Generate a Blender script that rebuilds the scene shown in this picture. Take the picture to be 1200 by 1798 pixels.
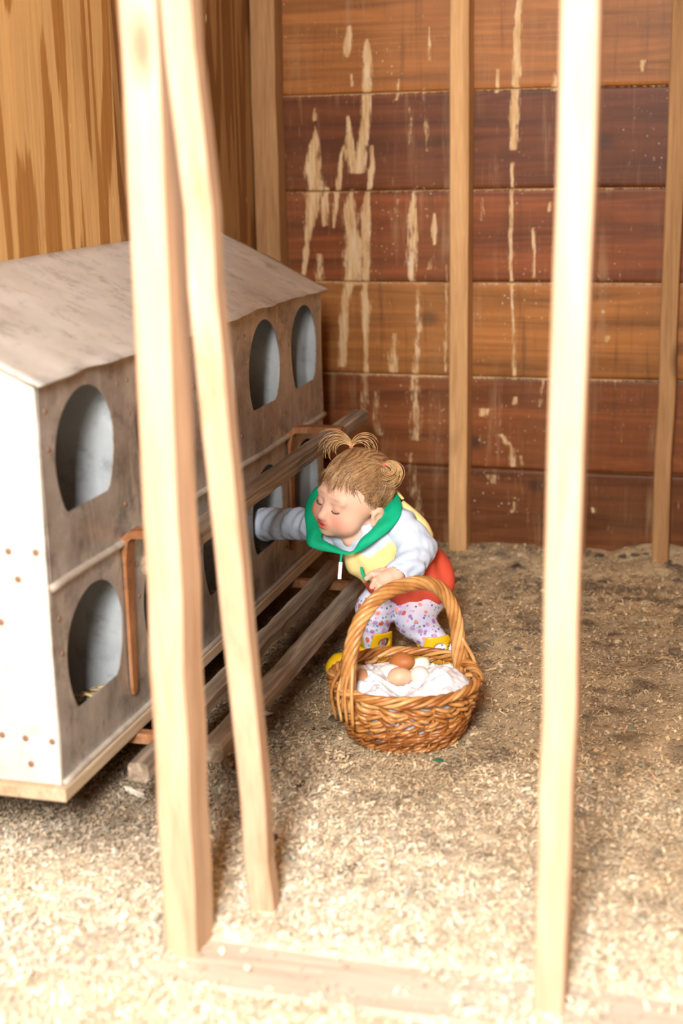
import bpy, bmesh, math, random
import numpy as np
from mathutils import Vector, Matrix
random.seed(7); rng = np.random.default_rng(11)
for o in list(bpy.data.objects): bpy.data.objects.remove(o, do_unlink=True)
scene = bpy.context.scene
COL = scene.collection

# ------------------------------------------------------------------ camera (solved from the vanishing points), light, exposure
FPX, CX, CY = 2500.0, 600.0, 899.0
CAM = np.array([0.0, 0.0, 1.05])
def _axes():
    v1 = np.array([(1297-CX)/FPX, -(260-CY)/FPX, -1.0]); v2 = np.array([(-11150-CX)/FPX, -(470-CY)/FPX, -1.0])
    Y = v1/np.linalg.norm(v1); Z = np.cross(Y, v2); Z /= np.linalg.norm(Z)
    if Z[1] < 0: Z = -Z
    return np.stack([np.cross(Y, Z), Y, Z])
ROT = _axes()                                   # world = ROT @ camera
def at(px, py, d): return CAM + d*(ROT @ np.array([(px-CX)/FPX, -(py-CY)/FPX, -1.0]))
def onZ(px, py, z=0.0):
    v = ROT @ np.array([(px-CX)/FPX, -(py-CY)/FPX, -1.0]); return CAM + v*((z-CAM[2])/v[2])
def onY(px, py, y):
    v = ROT @ np.array([(px-CX)/FPX, -(py-CY)/FPX, -1.0]); return CAM + v*(y/v[1])
def camdir(x, y, z): return ROT @ np.array([x, y, z], float)

cd = bpy.data.cameras.new('camera'); cam = bpy.data.objects.new('camera', cd); COL.objects.link(cam)
M4 = Matrix.Identity(4)
for i in range(3):
    for j in range(3): M4[i][j] = ROT[i, j]
    M4[i][3] = CAM[i]
cam.matrix_world = M4
cd.sensor_fit = 'HORIZONTAL'; cd.sensor_width = 24.0; cd.lens = FPX/1200*24
cd.dof.use_dof = True; cd.dof.focus_distance = 2.86; cd.dof.aperture_fstop = 2.4
cd.clip_start = 0.05
scene.camera = cam

w = bpy.data.worlds.new('world'); scene.world = w; w.use_nodes = True
w.node_tree.nodes['Background'].inputs[0].default_value = (1.0, 0.97, 0.93, 1)
w.node_tree.nodes['Background'].inputs[1].default_value = 0.36
ld = bpy.data.lights.new('doorway_daylight', 'AREA'); ld.shape = 'RECTANGLE'; ld.size = 0.5; ld.size_y = 1.1
ld.energy = 262; ld.color = (1.0, 0.96, 0.915)
lo = bpy.data.objects.new('doorway_daylight', ld); COL.objects.link(lo)
lo.location = (-0.12, -0.95, 2.0)
lo.rotation_euler = (Vector((-0.75, 2.6, 0.25)) - Vector(lo.location)).to_track_quat('-Z', 'Y').to_euler()
vs = scene.view_settings; vs.view_transform = 'Standard'; vs.look = 'None'; vs.gamma = 1.0; vs.exposure = 0.0
vs.use_curve_mapping = False
cy = scene.cycles; cy.max_bounces = 6; cy.diffuse_bounces = 3; cy.glossy_bounces = 2; cy.transmission_bounces = 2; cy.caustics_reflective = False; cy.caustics_refractive = False

# ------------------------------------------------------------------ object helpers
def tag(o, label=None, cat=None, group=None, kind=None):
    if label: o['label'] = label
    if cat: o['category'] = cat
    if group: o['group'] = group
    if kind: o['kind'] = kind
    return o
def empty(name, loc):
    o = bpy.data.objects.new(name, None); COL.objects.link(o); o.location = Vector(loc); o.empty_display_size = 0.05; return o
def world_loc(o):
    v = Vector(o.location); p = o.parent
    return v if p is None else v
def link(name, me, mat=None, parent=None, smooth=True):
    o = bpy.data.objects.new(name, me); COL.objects.link(o)
    if mat and not me.materials: me.materials.append(mat)
    if parent is not None:
        o.parent = parent
        if parent.type == 'EMPTY': o.matrix_parent_inverse = Matrix.Translation(-Vector(parent.location))
    return o
def mesh_np(name, V, F, smooth=True, cols=None):
    """V (n,3), F list of tuples or an int array (m,k)."""
    me = bpy.data.meshes.new(name)
    V = np.asarray(V, np.float32)
    if isinstance(F, np.ndarray):
        m, k = F.shape
        me.vertices.add(len(V)); me.vertices.foreach_set('co', V.ravel())
        me.loops.add(m*k); me.loops.foreach_set('vertex_index', F.astype(np.int32).ravel())
        me.polygons.add(m); me.polygons.foreach_set('loop_start', np.arange(0, m*k, k, dtype=np.int32))
        me.update(calc_edges=True); me.validate()
    else:
        me.from_pydata([tuple(v) for v in V.tolist()], [], F); me.update()
    if smooth: me.polygons.foreach_set('use_smooth', np.ones(len(me.polygons), bool))
    if cols is not None: set_col(me, cols)
    return me
def set_col(me, cols, name='Col'):
    a = me.color_attributes.new(name, 'FLOAT_COLOR', 'POINT')
    c = np.ones((len(me.vertices), 4), np.float32); cols = np.asarray(cols, np.float32)
    if cols.ndim == 1: c[:, :3] = cols[:, None]
    else: c[:, :3] = cols
    a.data.foreach_set('color', c.ravel())
def normals(me):
    n = np.zeros(len(me.vertices)*3, np.float32); me.vertices.foreach_get('normal', n); return n.reshape(-1, 3)
def get_co(me):
    n = np.zeros(len(me.vertices)*3, np.float32); me.vertices.foreach_get('co', n); return n.reshape(-1, 3)
def join(parts):
    V = []; F = []; n = 0
    for v, f in parts:
        V.extend([tuple(p) for p in v]); F.extend([tuple(i+n for i in q) for q in f]); n += len(v)
    return V, F
def frames(P):
    P = np.asarray(P, float); T = np.gradient(P, axis=0); T /= np.linalg.norm(T, axis=1)[:, None]+1e-12
    ref = np.array([0, 0, 1.0]) if abs(T[0][2]) < 0.9 else np.array([1.0, 0, 0])
    N = np.zeros_like(P); n = ref - T[0]*ref.dot(T[0]); N[0] = n/np.linalg.norm(n)
    for i in range(1, len(P)):
        n = N[i-1]-T[i]*N[i-1].dot(T[i]); N[i] = n/(np.linalg.norm(n)+1e-12)
    return P, T, N, np.cross(T, N)
def tube(P, r, sides=6, flat=1.0, closed=False):
    P, T, N, B = frames(P); n = len(P)
    r = np.broadcast_to(np.asarray(r, float), (n,))
    a = np.arange(sides)*2*math.pi/sides
    V = (P[:, None] + r[:, None, None]*(np.cos(a)[None, :, None]*N[:, None]*flat + np.sin(a)[None, :, None]*B[:, None])).reshape(-1, 3)
    F = []
    rows = n if closed else n-1
    for i in range(rows):
        i2 = (i+1) % n
        for j in range(sides):
            F.append((i*sides+j, i*sides+(j+1) % sides, i2*sides+(j+1) % sides, i2*sides+j))
    if not closed:
        F.append(tuple(range(sides-1, -1, -1))); F.append(tuple((n-1)*sides+j for j in range(sides)))
    return V, F
def catmull(P, n):
    P = np.asarray(P, float); m = len(P); Q = np.vstack([2*P[0]-P[1], P, 2*P[-1]-P[-2]])
    out = []
    for t in np.linspace(0, m-1-1e-9, n):
        i = int(t); u = t-i; p0, p1, p2, p3 = Q[i:i+4]
        out.append(0.5*(2*p1+(p2-p0)*u+(2*p0-5*p1+4*p2-p3)*u*u+(3*p1-p0-3*p2+p3)*u**3))
    return np.array(out)
def box(x0, x1, y0, y1, z0, z1, bev=0.0):
    bm = bmesh.new(); bmesh.ops.create_cube(bm, size=1)
    for v in bm.verts:
        v.co = Vector(((x0+x1)/2+v.co.x*(x1-x0), (y0+y1)/2+v.co.y*(y1-y0), (z0+z1)/2+v.co.z*(z1-z0)))
    if bev: bmesh.ops.bevel(bm, geom=bm.edges[:], offset=bev, segments=2, affect='EDGES', profile=0.6)
    V = [tuple(v.co) for v in bm.verts]; bm.verts.index_update(); F = [tuple(v.index for v in f.verts) for f in bm.faces]; bm.free()
    return V, F
def beam(p0, p1, wx, wy, xdir, seg=14, ch=0.004, wob=0.0015, seed=0):
    """a sawn timber: chamfered rectangular section lofted from p0 to p1 with a little wander; xdir = direction of the wx side"""
    r = np.random.default_rng(seed); p0 = np.array(p0, float); p1 = np.array(p1, float)
    t = (p1-p0)/np.linalg.norm(p1-p0); x = np.array(xdir, float); x -= t*x.dot(t); x /= np.linalg.norm(x); y = np.cross(t, x)
    hx, hy = wx/2, wy/2
    S = [(hx-ch, -hy), (hx, -hy+ch), (hx, hy-ch), (hx-ch, hy), (-hx+ch, hy), (-hx, hy-ch), (-hx, -hy+ch), (-hx+ch, -hy)]
    V = []; F = []
    for i in range(seg+1):
        s = i/seg; c = p0+(p1-p0)*s + x*r.normal(0, wob) + y*r.normal(0, wob); k = 1+r.normal(0, wob*8)
        for a, b in S: V.append(c + x*a*k + y*b*k)
    for i in range(seg):
        for j in range(8): F.append((i*8+j, i*8+(j+1) % 8, (i+1)*8+(j+1) % 8, (i+1)*8+j))
    F.append(tuple(range(7, -1, -1))); F.append(tuple(seg*8+j for j in range(8)))
    return V, F
def part(name, VF, mat, parent=None, smooth=False):
    return link(name, mesh_np(name, VF[0], VF[1], smooth), mat, parent)
def fix_normals(me):
    bm = bmesh.new(); bm.from_mesh(me); bmesh.ops.recalc_face_normals(bm, faces=bm.faces[:]); bm.to_mesh(me); bm.free(); return me

# value noise in numpy
_perm = np.random.default_rng(3).random((64, 64, 64)).astype(np.float32)
def vnoise(P, scale=1.0, oct=1):
    P = np.asarray(P, np.float32); out = 0; amp = 1; tot = 0
    for o in range(oct):
        q = P*scale*(2**o)+o*17.3; i = np.floor(q).astype(int); f = q-i; f = f*f*(3-2*f); i &= 63; j = (i+1) & 63
        a = _perm
        x0, y0, z0 = i[:, 0], i[:, 1], i[:, 2]; x1, y1, z1 = j[:, 0], j[:, 1], j[:, 2]; fx, fy, fz = f[:, 0], f[:, 1], f[:, 2]
        c = ((a[x0, y0, z0]*(1-fx)+a[x1, y0, z0]*fx)*(1-fy)+(a[x0, y1, z0]*(1-fx)+a[x1, y1, z0]*fx)*fy)*(1-fz) + \
            ((a[x0, y0, z1]*(1-fx)+a[x1, y0, z1]*fx)*(1-fy)+(a[x0, y1, z1]*(1-fx)+a[x1, y1, z1]*fx)*fy)*fz
        out = out+amp*c; tot += amp; amp *= 0.5
    return out/tot
def sstep(a, b, x):
    t = np.clip((x-a)/(b-a), 0, 1); return t*t*(3-2*t)

# ------------------------------------------------------------------ materials
class NT:
    def __init__(s, name, rough=0.6, metal=0.0, spec=0.4):
        s.m = bpy.data.materials.new(name); s.m.use_nodes = True; s.n = s.m.node_tree.nodes; s.l = s.m.node_tree.links
        s.b = s.n['Principled BSDF']; s.b.inputs['Roughness'].default_value = rough; s.b.inputs['Metallic'].default_value = metal
        s.b.inputs['Specular IOR Level'].default_value = spec
    def new(s, t, **kw):
        x = s.n.new(t)
        for k, v in kw.items(): setattr(x, k, v)
        return x
    def coords(s, scale=(1, 1, 1), rot=(0, 0, 0), kind='Object'):
        tc = s.new('ShaderNodeTexCoord'); mp = s.new('ShaderNodeMapping'); mp.inputs['Scale'].default_value = scale; mp.inputs['Rotation'].default_value = rot
        s.l.new(tc.outputs[kind], mp.inputs['Vector']); return mp.outputs[0]
    def noise(s, vec, scale=1, detail=4, rough=0.6, dist=0.0):
        x = s.new('ShaderNodeTexNoise'); x.inputs['Scale'].default_value = scale; x.inputs['Detail'].default_value = detail
        x.inputs['Roughness'].default_value = rough; x.inputs['Distortion'].default_value = dist
        if vec is not None: s.l.new(vec, x.inputs['Vector'])
        return x.outputs['Fac']
    def voronoi(s, vec, scale=1, feature='F1', out='Distance', rand=1.0):
        x = s.new('ShaderNodeTexVoronoi', feature=feature); x.inputs['Scale'].default_value = scale; x.inputs['Randomness'].default_value = rand
        s.l.new(vec, x.inputs['Vector']); return x.outputs[out]
    def ramp(s, fac, stops, interp='LINEAR'):
        x = s.new('ShaderNodeValToRGB'); e = x.color_ramp.elements; x.color_ramp.interpolation = interp
        while len(e) < len(stops): e.new(0.5)
        for el, (p, c) in zip(e, stops):
            el.position = p; el.color = (c, c, c, 1) if isinstance(c, (int, float)) else (*c, 1)
        s.l.new(fac, x.inputs[0]); return x.outputs[0]
    def mix(s, fac, a, b, mode='MIX'):
        x = s.new('ShaderNodeMix', data_type='RGBA', blend_type=mode)
        for k, v in ((0, fac), (6, a), (7, b)):
            if isinstance(v, (int, float)): x.inputs[k].default_value = v if k == 0 else (v, v, v, 1)
            elif isinstance(v, tuple): x.inputs[k].default_value = (*v, 1)
            else: s.l.new(v, x.inputs[k])
        return x.outputs[2]
    def math(s, op, a, b=None):
        x = s.new('ShaderNodeMath', operation=op)
        for i, v in enumerate((a, b)):
            if v is None: continue
            if isinstance(v, (int, float)): x.inputs[i].default_value = v
            else: s.l.new(v, x.inputs[i])
        return x.outputs[0]
    def attr(s, name='Col', out='Color'):
        x = s.new('ShaderNodeAttribute', attribute_name=name); return x.outputs[out]
    def info(s, out): return s.new('ShaderNodeObjectInfo').outputs[out]
    def color(s, c):
        if isinstance(c, tuple): s.b.inputs['Base Color'].default_value = (*c, 1)
        else: s.l.new(c, s.b.inputs['Base Color'])
    def rough(s, c): s.l.new(c, s.b.inputs['Roughness'])
    def bump(s, h, strength=0.3, dist=0.002):
        x = s.new('ShaderNodeBump'); x.inputs['Strength'].default_value = strength; x.inputs['Distance'].default_value = dist
        s.l.new(h, x.inputs['Height']); s.l.new(x.outputs[0], s.b.inputs['Normal'])

def wood(name, dark, mid, light, grain='z', rough=0.75, fine=1.0, knots=True, spec=0.2):
    t = NT(name, rough, spec=spec)
    lo_, hi_ = 1.6, 26*fine
    sc = {'x': (lo_, hi_, hi_), 'y': (hi_, lo_, hi_), 'z': (hi_, hi_, lo_)}[grain]
    v = t.coords(sc); n = t.noise(v, 1, 6, 0.65, 0.8)
    c = t.ramp(n, [(0.28, dark), (0.5, mid), (0.72, light)])
    fsc = tuple(k*6 for k in sc)
    f = t.noise(t.coords(fsc), 1, 2, 0.6)
    c = t.mix(0.35, c, t.ramp(f, [(0.3, 0.55), (0.7, 1.15)]), 'MULTIPLY')
    if knots:
        ks = {'x': (2.2, 9, 9), 'y': (9, 2.2, 9), 'z': (9, 9, 3)}[grain]
        k = t.voronoi(t.coords(ks), 1.0)
        c = t.mix(t.ramp(k, [(0.05, 0.75), (0.17, 0.0)]), c, tuple(x*0.45 for x in dark))
    t.color(c); t.bump(f, 0.35, 0.0015)
    return t.m
# weathered back wall planks: object colour gives each plank its own tone, 'Col' holds the whitewash streaks
def plank_mat():
    t = NT('varnished_plank', 0.42, spec=0.22)
    oc = t.info('Color'); rnd = t.info('Random')
    tc = t.new('ShaderNodeTexCoord'); mp = t.new('ShaderNodeMapping'); mp.inputs['Scale'].default_value = (1.3, 10, 24)
    cv = t.new('ShaderNodeCombineXYZ'); t.l.new(t.math('MULTIPLY', rnd, 31.0), cv.inputs[0]); t.l.new(t.math('MULTIPLY', rnd, 17.0), cv.inputs[2])
    t.l.new(tc.outputs['Object'], mp.inputs['Vector']); t.l.new(cv.outputs[0], mp.inputs['Location'])
    v = mp.outputs[0]
    n = t.noise(v, 1, 5, 0.62, 0.9)
    g = t.ramp(n, [(0.3, 0.6), (0.5, 0.98), (0.72, 1.32)])
    ring = t.math('SINE', t.math('MULTIPLY', t.noise(v, 0.45, 2, 0.5, 0.6), 62.0))
    g2 = t.ramp(ring, [(0.0, 0.80), (0.75, 1.06), (1.0, 1.0)])
    c = t.mix(1.0, oc, g, 'MULTIPLY'); c = t.mix(0.75, c, g2, 'MULTIPLY')
    kv = t.new('ShaderNodeMapping'); kv.inputs['Scale'].default_value = (2.6, 4, 4.4); t.l.new(tc.outputs['Object'], kv.inputs['Vector']); t.l.new(cv.outputs[0], kv.inputs['Location'])
    k = t.voronoi(kv.outputs[0], 1.0)
    c = t.mix(t.ramp(k, [(0.045, 0.85), (0.12, 0.0)]), c, (0.055, 0.022, 0.012))
    # dull, dirty bloom
    d = t.noise(t.coords((5, 5, 1.8)), 1, 5, 0.65)
    c = t.mix(t.ramp(d, [(0.5, 0.0), (0.78, 0.28)]), c, (0.26, 0.135, 0.062))
    # long vertical dirt runs
    dr = t.noise(t.coords((38, 38, 2.0)), 1, 4, 0.7); dg = t.noise(t.coords((5, 5, 3)), 1.3, 2)
    c = t.mix(t.math('MULTIPLY', t.ramp(dr, [(0.54, 0.0), (0.70, 0.5)]), t.ramp(dg, [(0.40, 0.0), (0.6, 1.0)])), c, (0.38, 0.23, 0.12))
    c = t.mix(t.ramp(dr, [(0.30, 0.42), (0.44, 0.0)]), c, (0.07, 0.028, 0.014))
    # streaks
    br = t.math('ADD', t.math('MULTIPLY', t.noise(t.coords((260, 260, 16)), 1, 4, 0.75), 0.6), t.math('MULTIPLY', t.noise(t.coords((60, 60, 30)), 1, 5, 0.75), 0.4))
    m = t.math('ADD', t.attr('Col', 'Fac'), t.math('MULTIPLY', t.math('SUBTRACT', br, 0.5), 3.4))
    m = t.ramp(m, [(0.34, 0.0), (0.72, 0.9)])
    c = t.mix(m, c, t.ramp(t.noise(t.coords((120, 120, 10)), 1, 4, .7), [(.32, (.46, .27, .11)), (.52, (.66, .46, .25)), (.7, (.74, .60, .42))]))
    sp = t.voronoi(t.coords((70, 70, 60)), 1.0, rand=1.0); sn = t.noise(t.coords((4, 4, 4)), 1, 3)
    s1 = t.math('MULTIPLY', t.ramp(sp, [(0.10, 1.0), (0.16, 0.0)]), t.ramp(sn, [(0.52, 0.0), (0.66, 0.85)]))
    c = t.mix(s1, c, (0.66, 0.52, 0.38))
    t.color(c)
    t.rough(t.ramp(m, [(0.0, 0.45), (1.0, 0.85)]))
    t.bump(n, 0.25, 0.002)
    return t.m
def plywood_mat(name, freq, light, dark, ysc, mixd):
    t = NT(name, 0.6, spec=0.25)
    n = t.noise(t.coords((1, ysc, 0.42)), 1.0, 2.5, 0.5, 0.25)
    ring = t.math('SINE', t.math('MULTIPLY', n, freq))
    rag = t.noise(t.coords((150, 150, 7)), 1, 3, 0.7)
    r2 = t.math('ADD', ring, t.math('MULTIPLY', t.math('SUBTRACT', rag, 0.5), 1.6))
    c = t.mix(t.ramp(r2, [(0.12, 0.0), (0.42, 1.0)]), light, dark)
    f = t.noise(t.coords((90, 90, 3)), 1, 4, 0.7)
    c = t.mix(0.55, c, t.ramp(f, [(0.3, 0.62), (0.68, 1.18)]), 'MULTIPLY')
    d = t.noise(t.coords((3, 3, 1.2)), 1, 3, 0.6)
    c = t.mix(t.ramp(d, [(0.42, 0.0), (0.75, mixd)]), c, tuple(x*0.5 for x in dark))
    ch = t.noise(t.coords((60, 60, 14)), 1, 2, 0.5)
    c = t.mix(t.ramp(ch, [(0.76, 0.0), (0.80, 0.9)]), c, (0.86, 0.66, 0.36))
    t.color(c); t.bump(f, 0.4, 0.002); return t.m
def metal_mat(name, lo_, hi_, metal, rough, dust=(0.55, 0.5, 0.44), dusty=0.3, streak='z'):
    t = NT(name, rough, metal, 0.5)
    n = t.noise(t.coords((7, 7, 7)), 1, 6, 0.65)
    c = t.ramp(n, [(0.3, lo_), (0.7, hi_)])
    sc = {'z': (130, 130, 9), 'r': (30, 6, 30)}[streak]
    s = t.noise(t.coords(sc), 1, 4, 0.7); big = t.noise(t.coords((4, 4, 6)), 1, 2)
    m = t.math('MULTIPLY', t.ramp(s, [(0.56, 0.0), (0.72, 1.0)]), t.ramp(big, [(0.4, 0.0), (0.62, dusty)]))
    c = t.mix(m, c, dust)
    # smudges, rust freckles and lime specks
    sm = t.noise(t.coords((16, 16, 5)), 1, 6, 0.75, 0.6)
    c = t.mix(t.ramp(sm, [(0.48, 0.0), (0.64, 0.75*dusty+0.08)]), c, tuple(min(1, x*1.08) for x in dust))
    dk = t.noise(t.coords((9, 9, 12)), 1.7, 6, 0.75)
    c = t.mix(t.ramp(dk, [(0.52, 0.0), (0.68, 0.6)]), c, tuple(x*0.55 for x in lo_))
    fr = t.voronoi(t.coords((55, 55, 55)), 1.0); fg = t.noise(t.coords((6, 6, 6)), 1, 3)
    c = t.mix(t.math('MULTIPLY', t.ramp(fr, [(0.09, 0.8), (0.16, 0.0)]), t.ramp(fg, [(0.45, 0.0), (0.6, dusty)])), c, dust)
    t.color(c); t.rough(t.ramp(n, [(0.3, rough-0.08), (0.7, rough+0.12)])); t.bump(t.noise(t.coords((20, 20, 20)), 1, 3), 0.12, 0.003)
    return t.m
def col_mat(name, rough=0.8, spec=0.3, bumpscale=None, bs=0.2, sss=0.0):
    t = NT(name, rough, spec=spec); t.color(t.attr())
    if bumpscale: t.bump(t.noise(t.coords((bumpscale,)*3), 1, 3), bs, 0.002)
    if sss:
        t.b.inputs['Subsurface Weight'].default_value = sss; t.b.inputs['Subsurface Radius'].default_value = (0.012, 0.005, 0.003); t.b.inputs['Subsurface Scale'].default_value = 0.6
    return t.m
def plain(name, c, rough=0.6, spec=0.4, var=0.12, sc=40, metal=0.0):
    t = NT(name, rough, metal, spec); n = t.noise(t.coords((sc, sc, sc)), 1, 3)
    t.color(t.mix(1.0, c, t.ramp(n, [(0.3, 1-var), (0.7, 1+var)]), 'MULTIPLY')); return t.m
M = {}
M['plank'] = plank_mat()
M['ply_a'] = plywood_mat('plywood_wide_grain', 46, (0.72, 0.43, 0.17), (0.44, 0.205, 0.055), 4.6, 0.35)
M['ply_b'] = plywood_mat('plywood_tight_grain', 60, (0.44, 0.235, 0.085), (0.25, 0.11, 0.032), 5.5, 0.5)
M['stud'] = wood('pine_stud', (0.40, 0.21, 0.085), (0.55, 0.315, 0.14), (0.65, 0.40, 0.19), 'z', 0.7, 1.0)
M['stud_dark'] = wood('old_stud', (0.25, 0.125, 0.052), (0.36, 0.195, 0.085), (0.45, 0.265, 0.12), 'z', 0.75, 1.0)
M['post'] = wood('bare_pine_post', (0.44, 0.265, 0.155), (0.62, 0.425, 0.285), (0.70, 0.505, 0.355), 'z', 0.75, 0.8)
M['sill'] = wood('dusty_sill_timber', (0.50, 0.42, 0.33), (0.62, 0.54, 0.44), (0.72, 0.64, 0.53), 'x', 0.85, 0.8)
M['perch'] = wood('grimy_perch_wood', (0.10, 0.075, 0.05), (0.26, 0.20, 0.145), (0.56, 0.47, 0.37), 'y', 0.85, 2.0, knots=False)
M['base'] = wood('pale_base_board', (0.40, 0.28, 0.17), (0.55, 0.42, 0.28), (0.66, 0.53, 0.38), 'y', 0.85, 1.0)
M['front'] = metal_mat('grimy_galvanised_front', (0.23, 0.20, 0.172), (0.58, 0.545, 0.50), 0.5, 0.38, (0.66, 0.60, 0.50), 0.75)
M['roof'] = metal_mat('dusty_galvanised_roof', (0.55, 0.53, 0.49), (0.78, 0.765, 0.73), 0.2, 0.5, (0.68, 0.62, 0.53), 0.5, 'r')
M['end'] = metal_mat('bright_galvanised_end', (0.62, 0.59, 0.54), (0.76, 0.73, 0.68), 0.15, 0.55)
M['inner'] = metal_mat('clean_galvanised_inside', (0.48, 0.52, 0.54), (0.62, 0.66, 0.68), 0.4, 0.38, (0.8, 0.8, 0.78), 0.2)
M['lip'] = metal_mat('dusty_metal_lip', (0.36, 0.31, 0.26), (0.58, 0.53, 0.46), 0.2, 0.6)
M['rust'] = metal_mat('rusty_strap', (0.17, 0.055, 0.016), (0.40, 0.165, 0.058), 0.15, 0.75, (0.50, 0.30, 0.17), 0.5)
M['rivet'] = plain('rusted_rivet', (0.23, 0.13, 0.085), 0.6)
M['straw'] = plain('nest_straw', (0.62, 0.44, 0.19), 0.85, 0.2, 0.35, 60)
M['litter'] = col_mat('floor_litter', 0.95, 0.1, 260, 0.8)
M['chip'] = col_mat('shavings', 0.9, 0.15)
# ------------------------------------------------------------------ setting: back wall of boards, plywood side wall, floor
YW, XL = 3.71, -1.222
wall = empty('wall_back', (0.4, YW, 0)); tag(wall, kind='structure')
streaks = [  # photo pixels on the wall: polyline of (x, y, half width), strength
 ([(613,44,2),(612,62,6),(610,85,6),(608,102,2)],1), ([(644,68,2),(645,100,6),(643,150,7),(644,190,7),(641,225,7),(635,265,7),(630,302,9)],1),
 ([(612,205,2),(613,235,5),(617,270,8),(622,304,9)],1), ([(653,258,2),(652,300,5),(648,335,4)],.9), ([(553,190,1),(553,213,4)],.8),
 ([(555,224,1),(551,260,8),(548,300,11),(553,330,13),(549,365,11),(543,400,6),(538,440,4),(530,488,4)],1), ([(573,332,3),(571,360,7),(569,396,4)],.95),
 ([(602,256,2),(596,300,4),(590,360,4),(586,398,2)],.95), ([(617,336,3),(615,370,9),(620,420,12),(618,480,12),(606,520,6),(603,570,7),(600,640,6)],1),
 ([(646,335,3),(642,380,8),(641,440,6),(641,500,4),(641,540,7),(642,600,4),(642,654,4)],1), ([(632,420,4),(630,495,5)],.8), ([(561,448,5),(559,492,7)],.7),
 ([(727,332,2),(725,380,7),(726,420,8),(721,470,8),(722,494,6)],.75), ([(734,500,3),(735,560,5),(730,640,6),(728,690,9),(730,770,8)],.55),
 ([(763,376,2),(763,405,5),(763,428,2)],1), ([(757,455,2),(754,474,5)],.6), ([(692,586,3),(691,630,7),(688,655,8)],.75), ([(784,470,2),(784,560,3),(782,650,3)],.55),
 ([(912,0,4),(908,60,5),(907,130,5),(903,200,7),(902,262,5)],.95), ([(899,290,3),(898,380,3),(897,480,3),(901,560,2),(902,660,3)],.75),
 ([(875,124,3),(873,162,4)],.8), ([(974,128,2),(974,158,4)],.85), ([(1128,104,4),(1130,126,2)],.9), ([(936,404,2),(939,486,3)],.7), ([(848,350,2),(847,385,4)],.5), ([(966,352,2),(966,372,3)],.6),
 ([(853,716,9),(848,730,6)],.8), ([(905,696,4),(904,710,3)],.9), ([(880,765,6),(900,790,5),(901,820,6)],.6), ([(915,800,3),(917,816,3)],.7), ([(863,832,10),(868,850,5)],.65),
 ([(955,670,2),(948,715,3)],.55), ([(642,660,5),(640,720,5)],.55), ([(1068,590,5),(1066,600,3)],.8), ([(1060,545,3),(1061,552,3)],.8), ([(1040,890,4),(1042,900,3)],.6),
 ([(745,160,2),(750,260,4)],.45), ([(720,190,2),(722,250,3)],.45), ([(700,140,2),(697,175,3)],.6), ([(617,130,2),(616,150,3)],.7), ([(755,50,2),(753,105,3)],.55), ([(700,350,2),(697,372,3)],.6),
 ([(720,800,8),(735,900,10)],.4), ([(660,690,6),(664,760,8)],.4), ([(905,880,3),(900,900,3)],.5),
]
def streak_mask(P):
    m = np.zeros(len(P)); wob = (vnoise(P, 45)-.5)*0.010
    for pl, st in streaks:
        Q = [onY(x, y, YW-.01) for x, y, _ in pl]; W = [h*YW/FPX*1.05 for *_, h in pl]
        for i in range(len(Q)-1):
            zt, zb = Q[i][2], Q[i+1][2]
            s = (zt-P[:, 2])/(zt-zb); ok = (s > -.06) & (s < 1.06); s = np.clip(s, 0, 1)
            cx = Q[i][0]+(Q[i+1][0]-Q[i][0])*s; h = W[i]+(W[i+1]-W[i])*s
            d = np.abs(P[:, 0]+wob*.5-cx)/h
            m = np.maximum(m, np.where(ok, st*np.clip(1.35-d*.75, 0, 1)*(d < 1.8), 0))
    return m
seams = [-0.012, 0.229, 0.476, 0.7226, 0.9586, 1.2034, 1.447, 1.69, 1.934, 2.178, 2.42]
tones = [(0.19,0.066,0.024), (0.28,0.090,0.029), (0.45,0.180,0.048), (0.28,0.082,0.025), (0.18,0.052,0.016), (0.43,0.165,0.043), (0.40,0.16,0.05), (0.32,0.12,0.045), (0.36,0.14,0.05), (0.32,0.12,0.045)]   # bottom plank first
xs = np.concatenate([np.arange(XL+.0, 0.10, 0.004), np.linspace(0.12, 1.75, 12)])
for i in range(10):
    z0, z1 = seams[i]+.0015, seams[i+1]-.0015
    zs = np.linspace(z0, z1, 44 if i < 7 else 6); r = np.random.default_rng(i)
    rows = [(z0, YW+.012)] + [(z, YW-.003-.008*(z-z0)/(z1-z0)+(.002 if z in (z0, z1) else 0)) for z in zs] + [(z1, YW+.012)]
    G = np.array([[(x, y+.0015*math.sin(x*3+i*2), z+.0012*math.sin(x*5+i)) for x in xs] for z, y in rows]).reshape(-1, 3)
    nx = len(xs); a = (np.arange(len(rows)-1)[:, None]*nx+np.arange(nx-1)[None]).ravel()
    F = np.stack([a, a+1, a+nx+1, a+nx], 1)
    sm = streak_mask(G) if i < 7 else np.zeros(len(G))
    if i in (1, 2, 3, 4): sm = np.maximum(sm, (G[:, 2] > z1-.0042)*(.30+.8*vnoise(G, 9, 2)))
    me = mesh_np('plank', G, F, smooth=False, cols=sm)
    o = link('plank', me, M['plank'], wall); o.color = (tones[i][0]*.74, tones[i][1]*.72, tones[i][2]*.66, 1)
part('light_stop_backing', box(XL-.02, 1.75, YW+.009, YW+.03, -.03, 2.45), M['stud_dark'], wall)  # added behind the planks to stop world light leaking through the seams
def wstud(x0, x1, dep, mat, z1=2.42, seed=0):
    return part('stud', beam(((x0+x1)/2, YW-.012-dep/2, -.02), ((x0+x1)/2, YW-.012-dep/2, z1), x1-x0, dep, (1, 0, 0), 16, .003, .0008, seed), mat, wall)
wstud(XL-.0+.004, -1.152, .07, M['stud_dark'], seed=1)
wstud(-.698, -.650, .075, M['stud'], seed=2)
wstud(-.166, -.124, .085, M['stud_dark'], seed=3)
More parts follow.
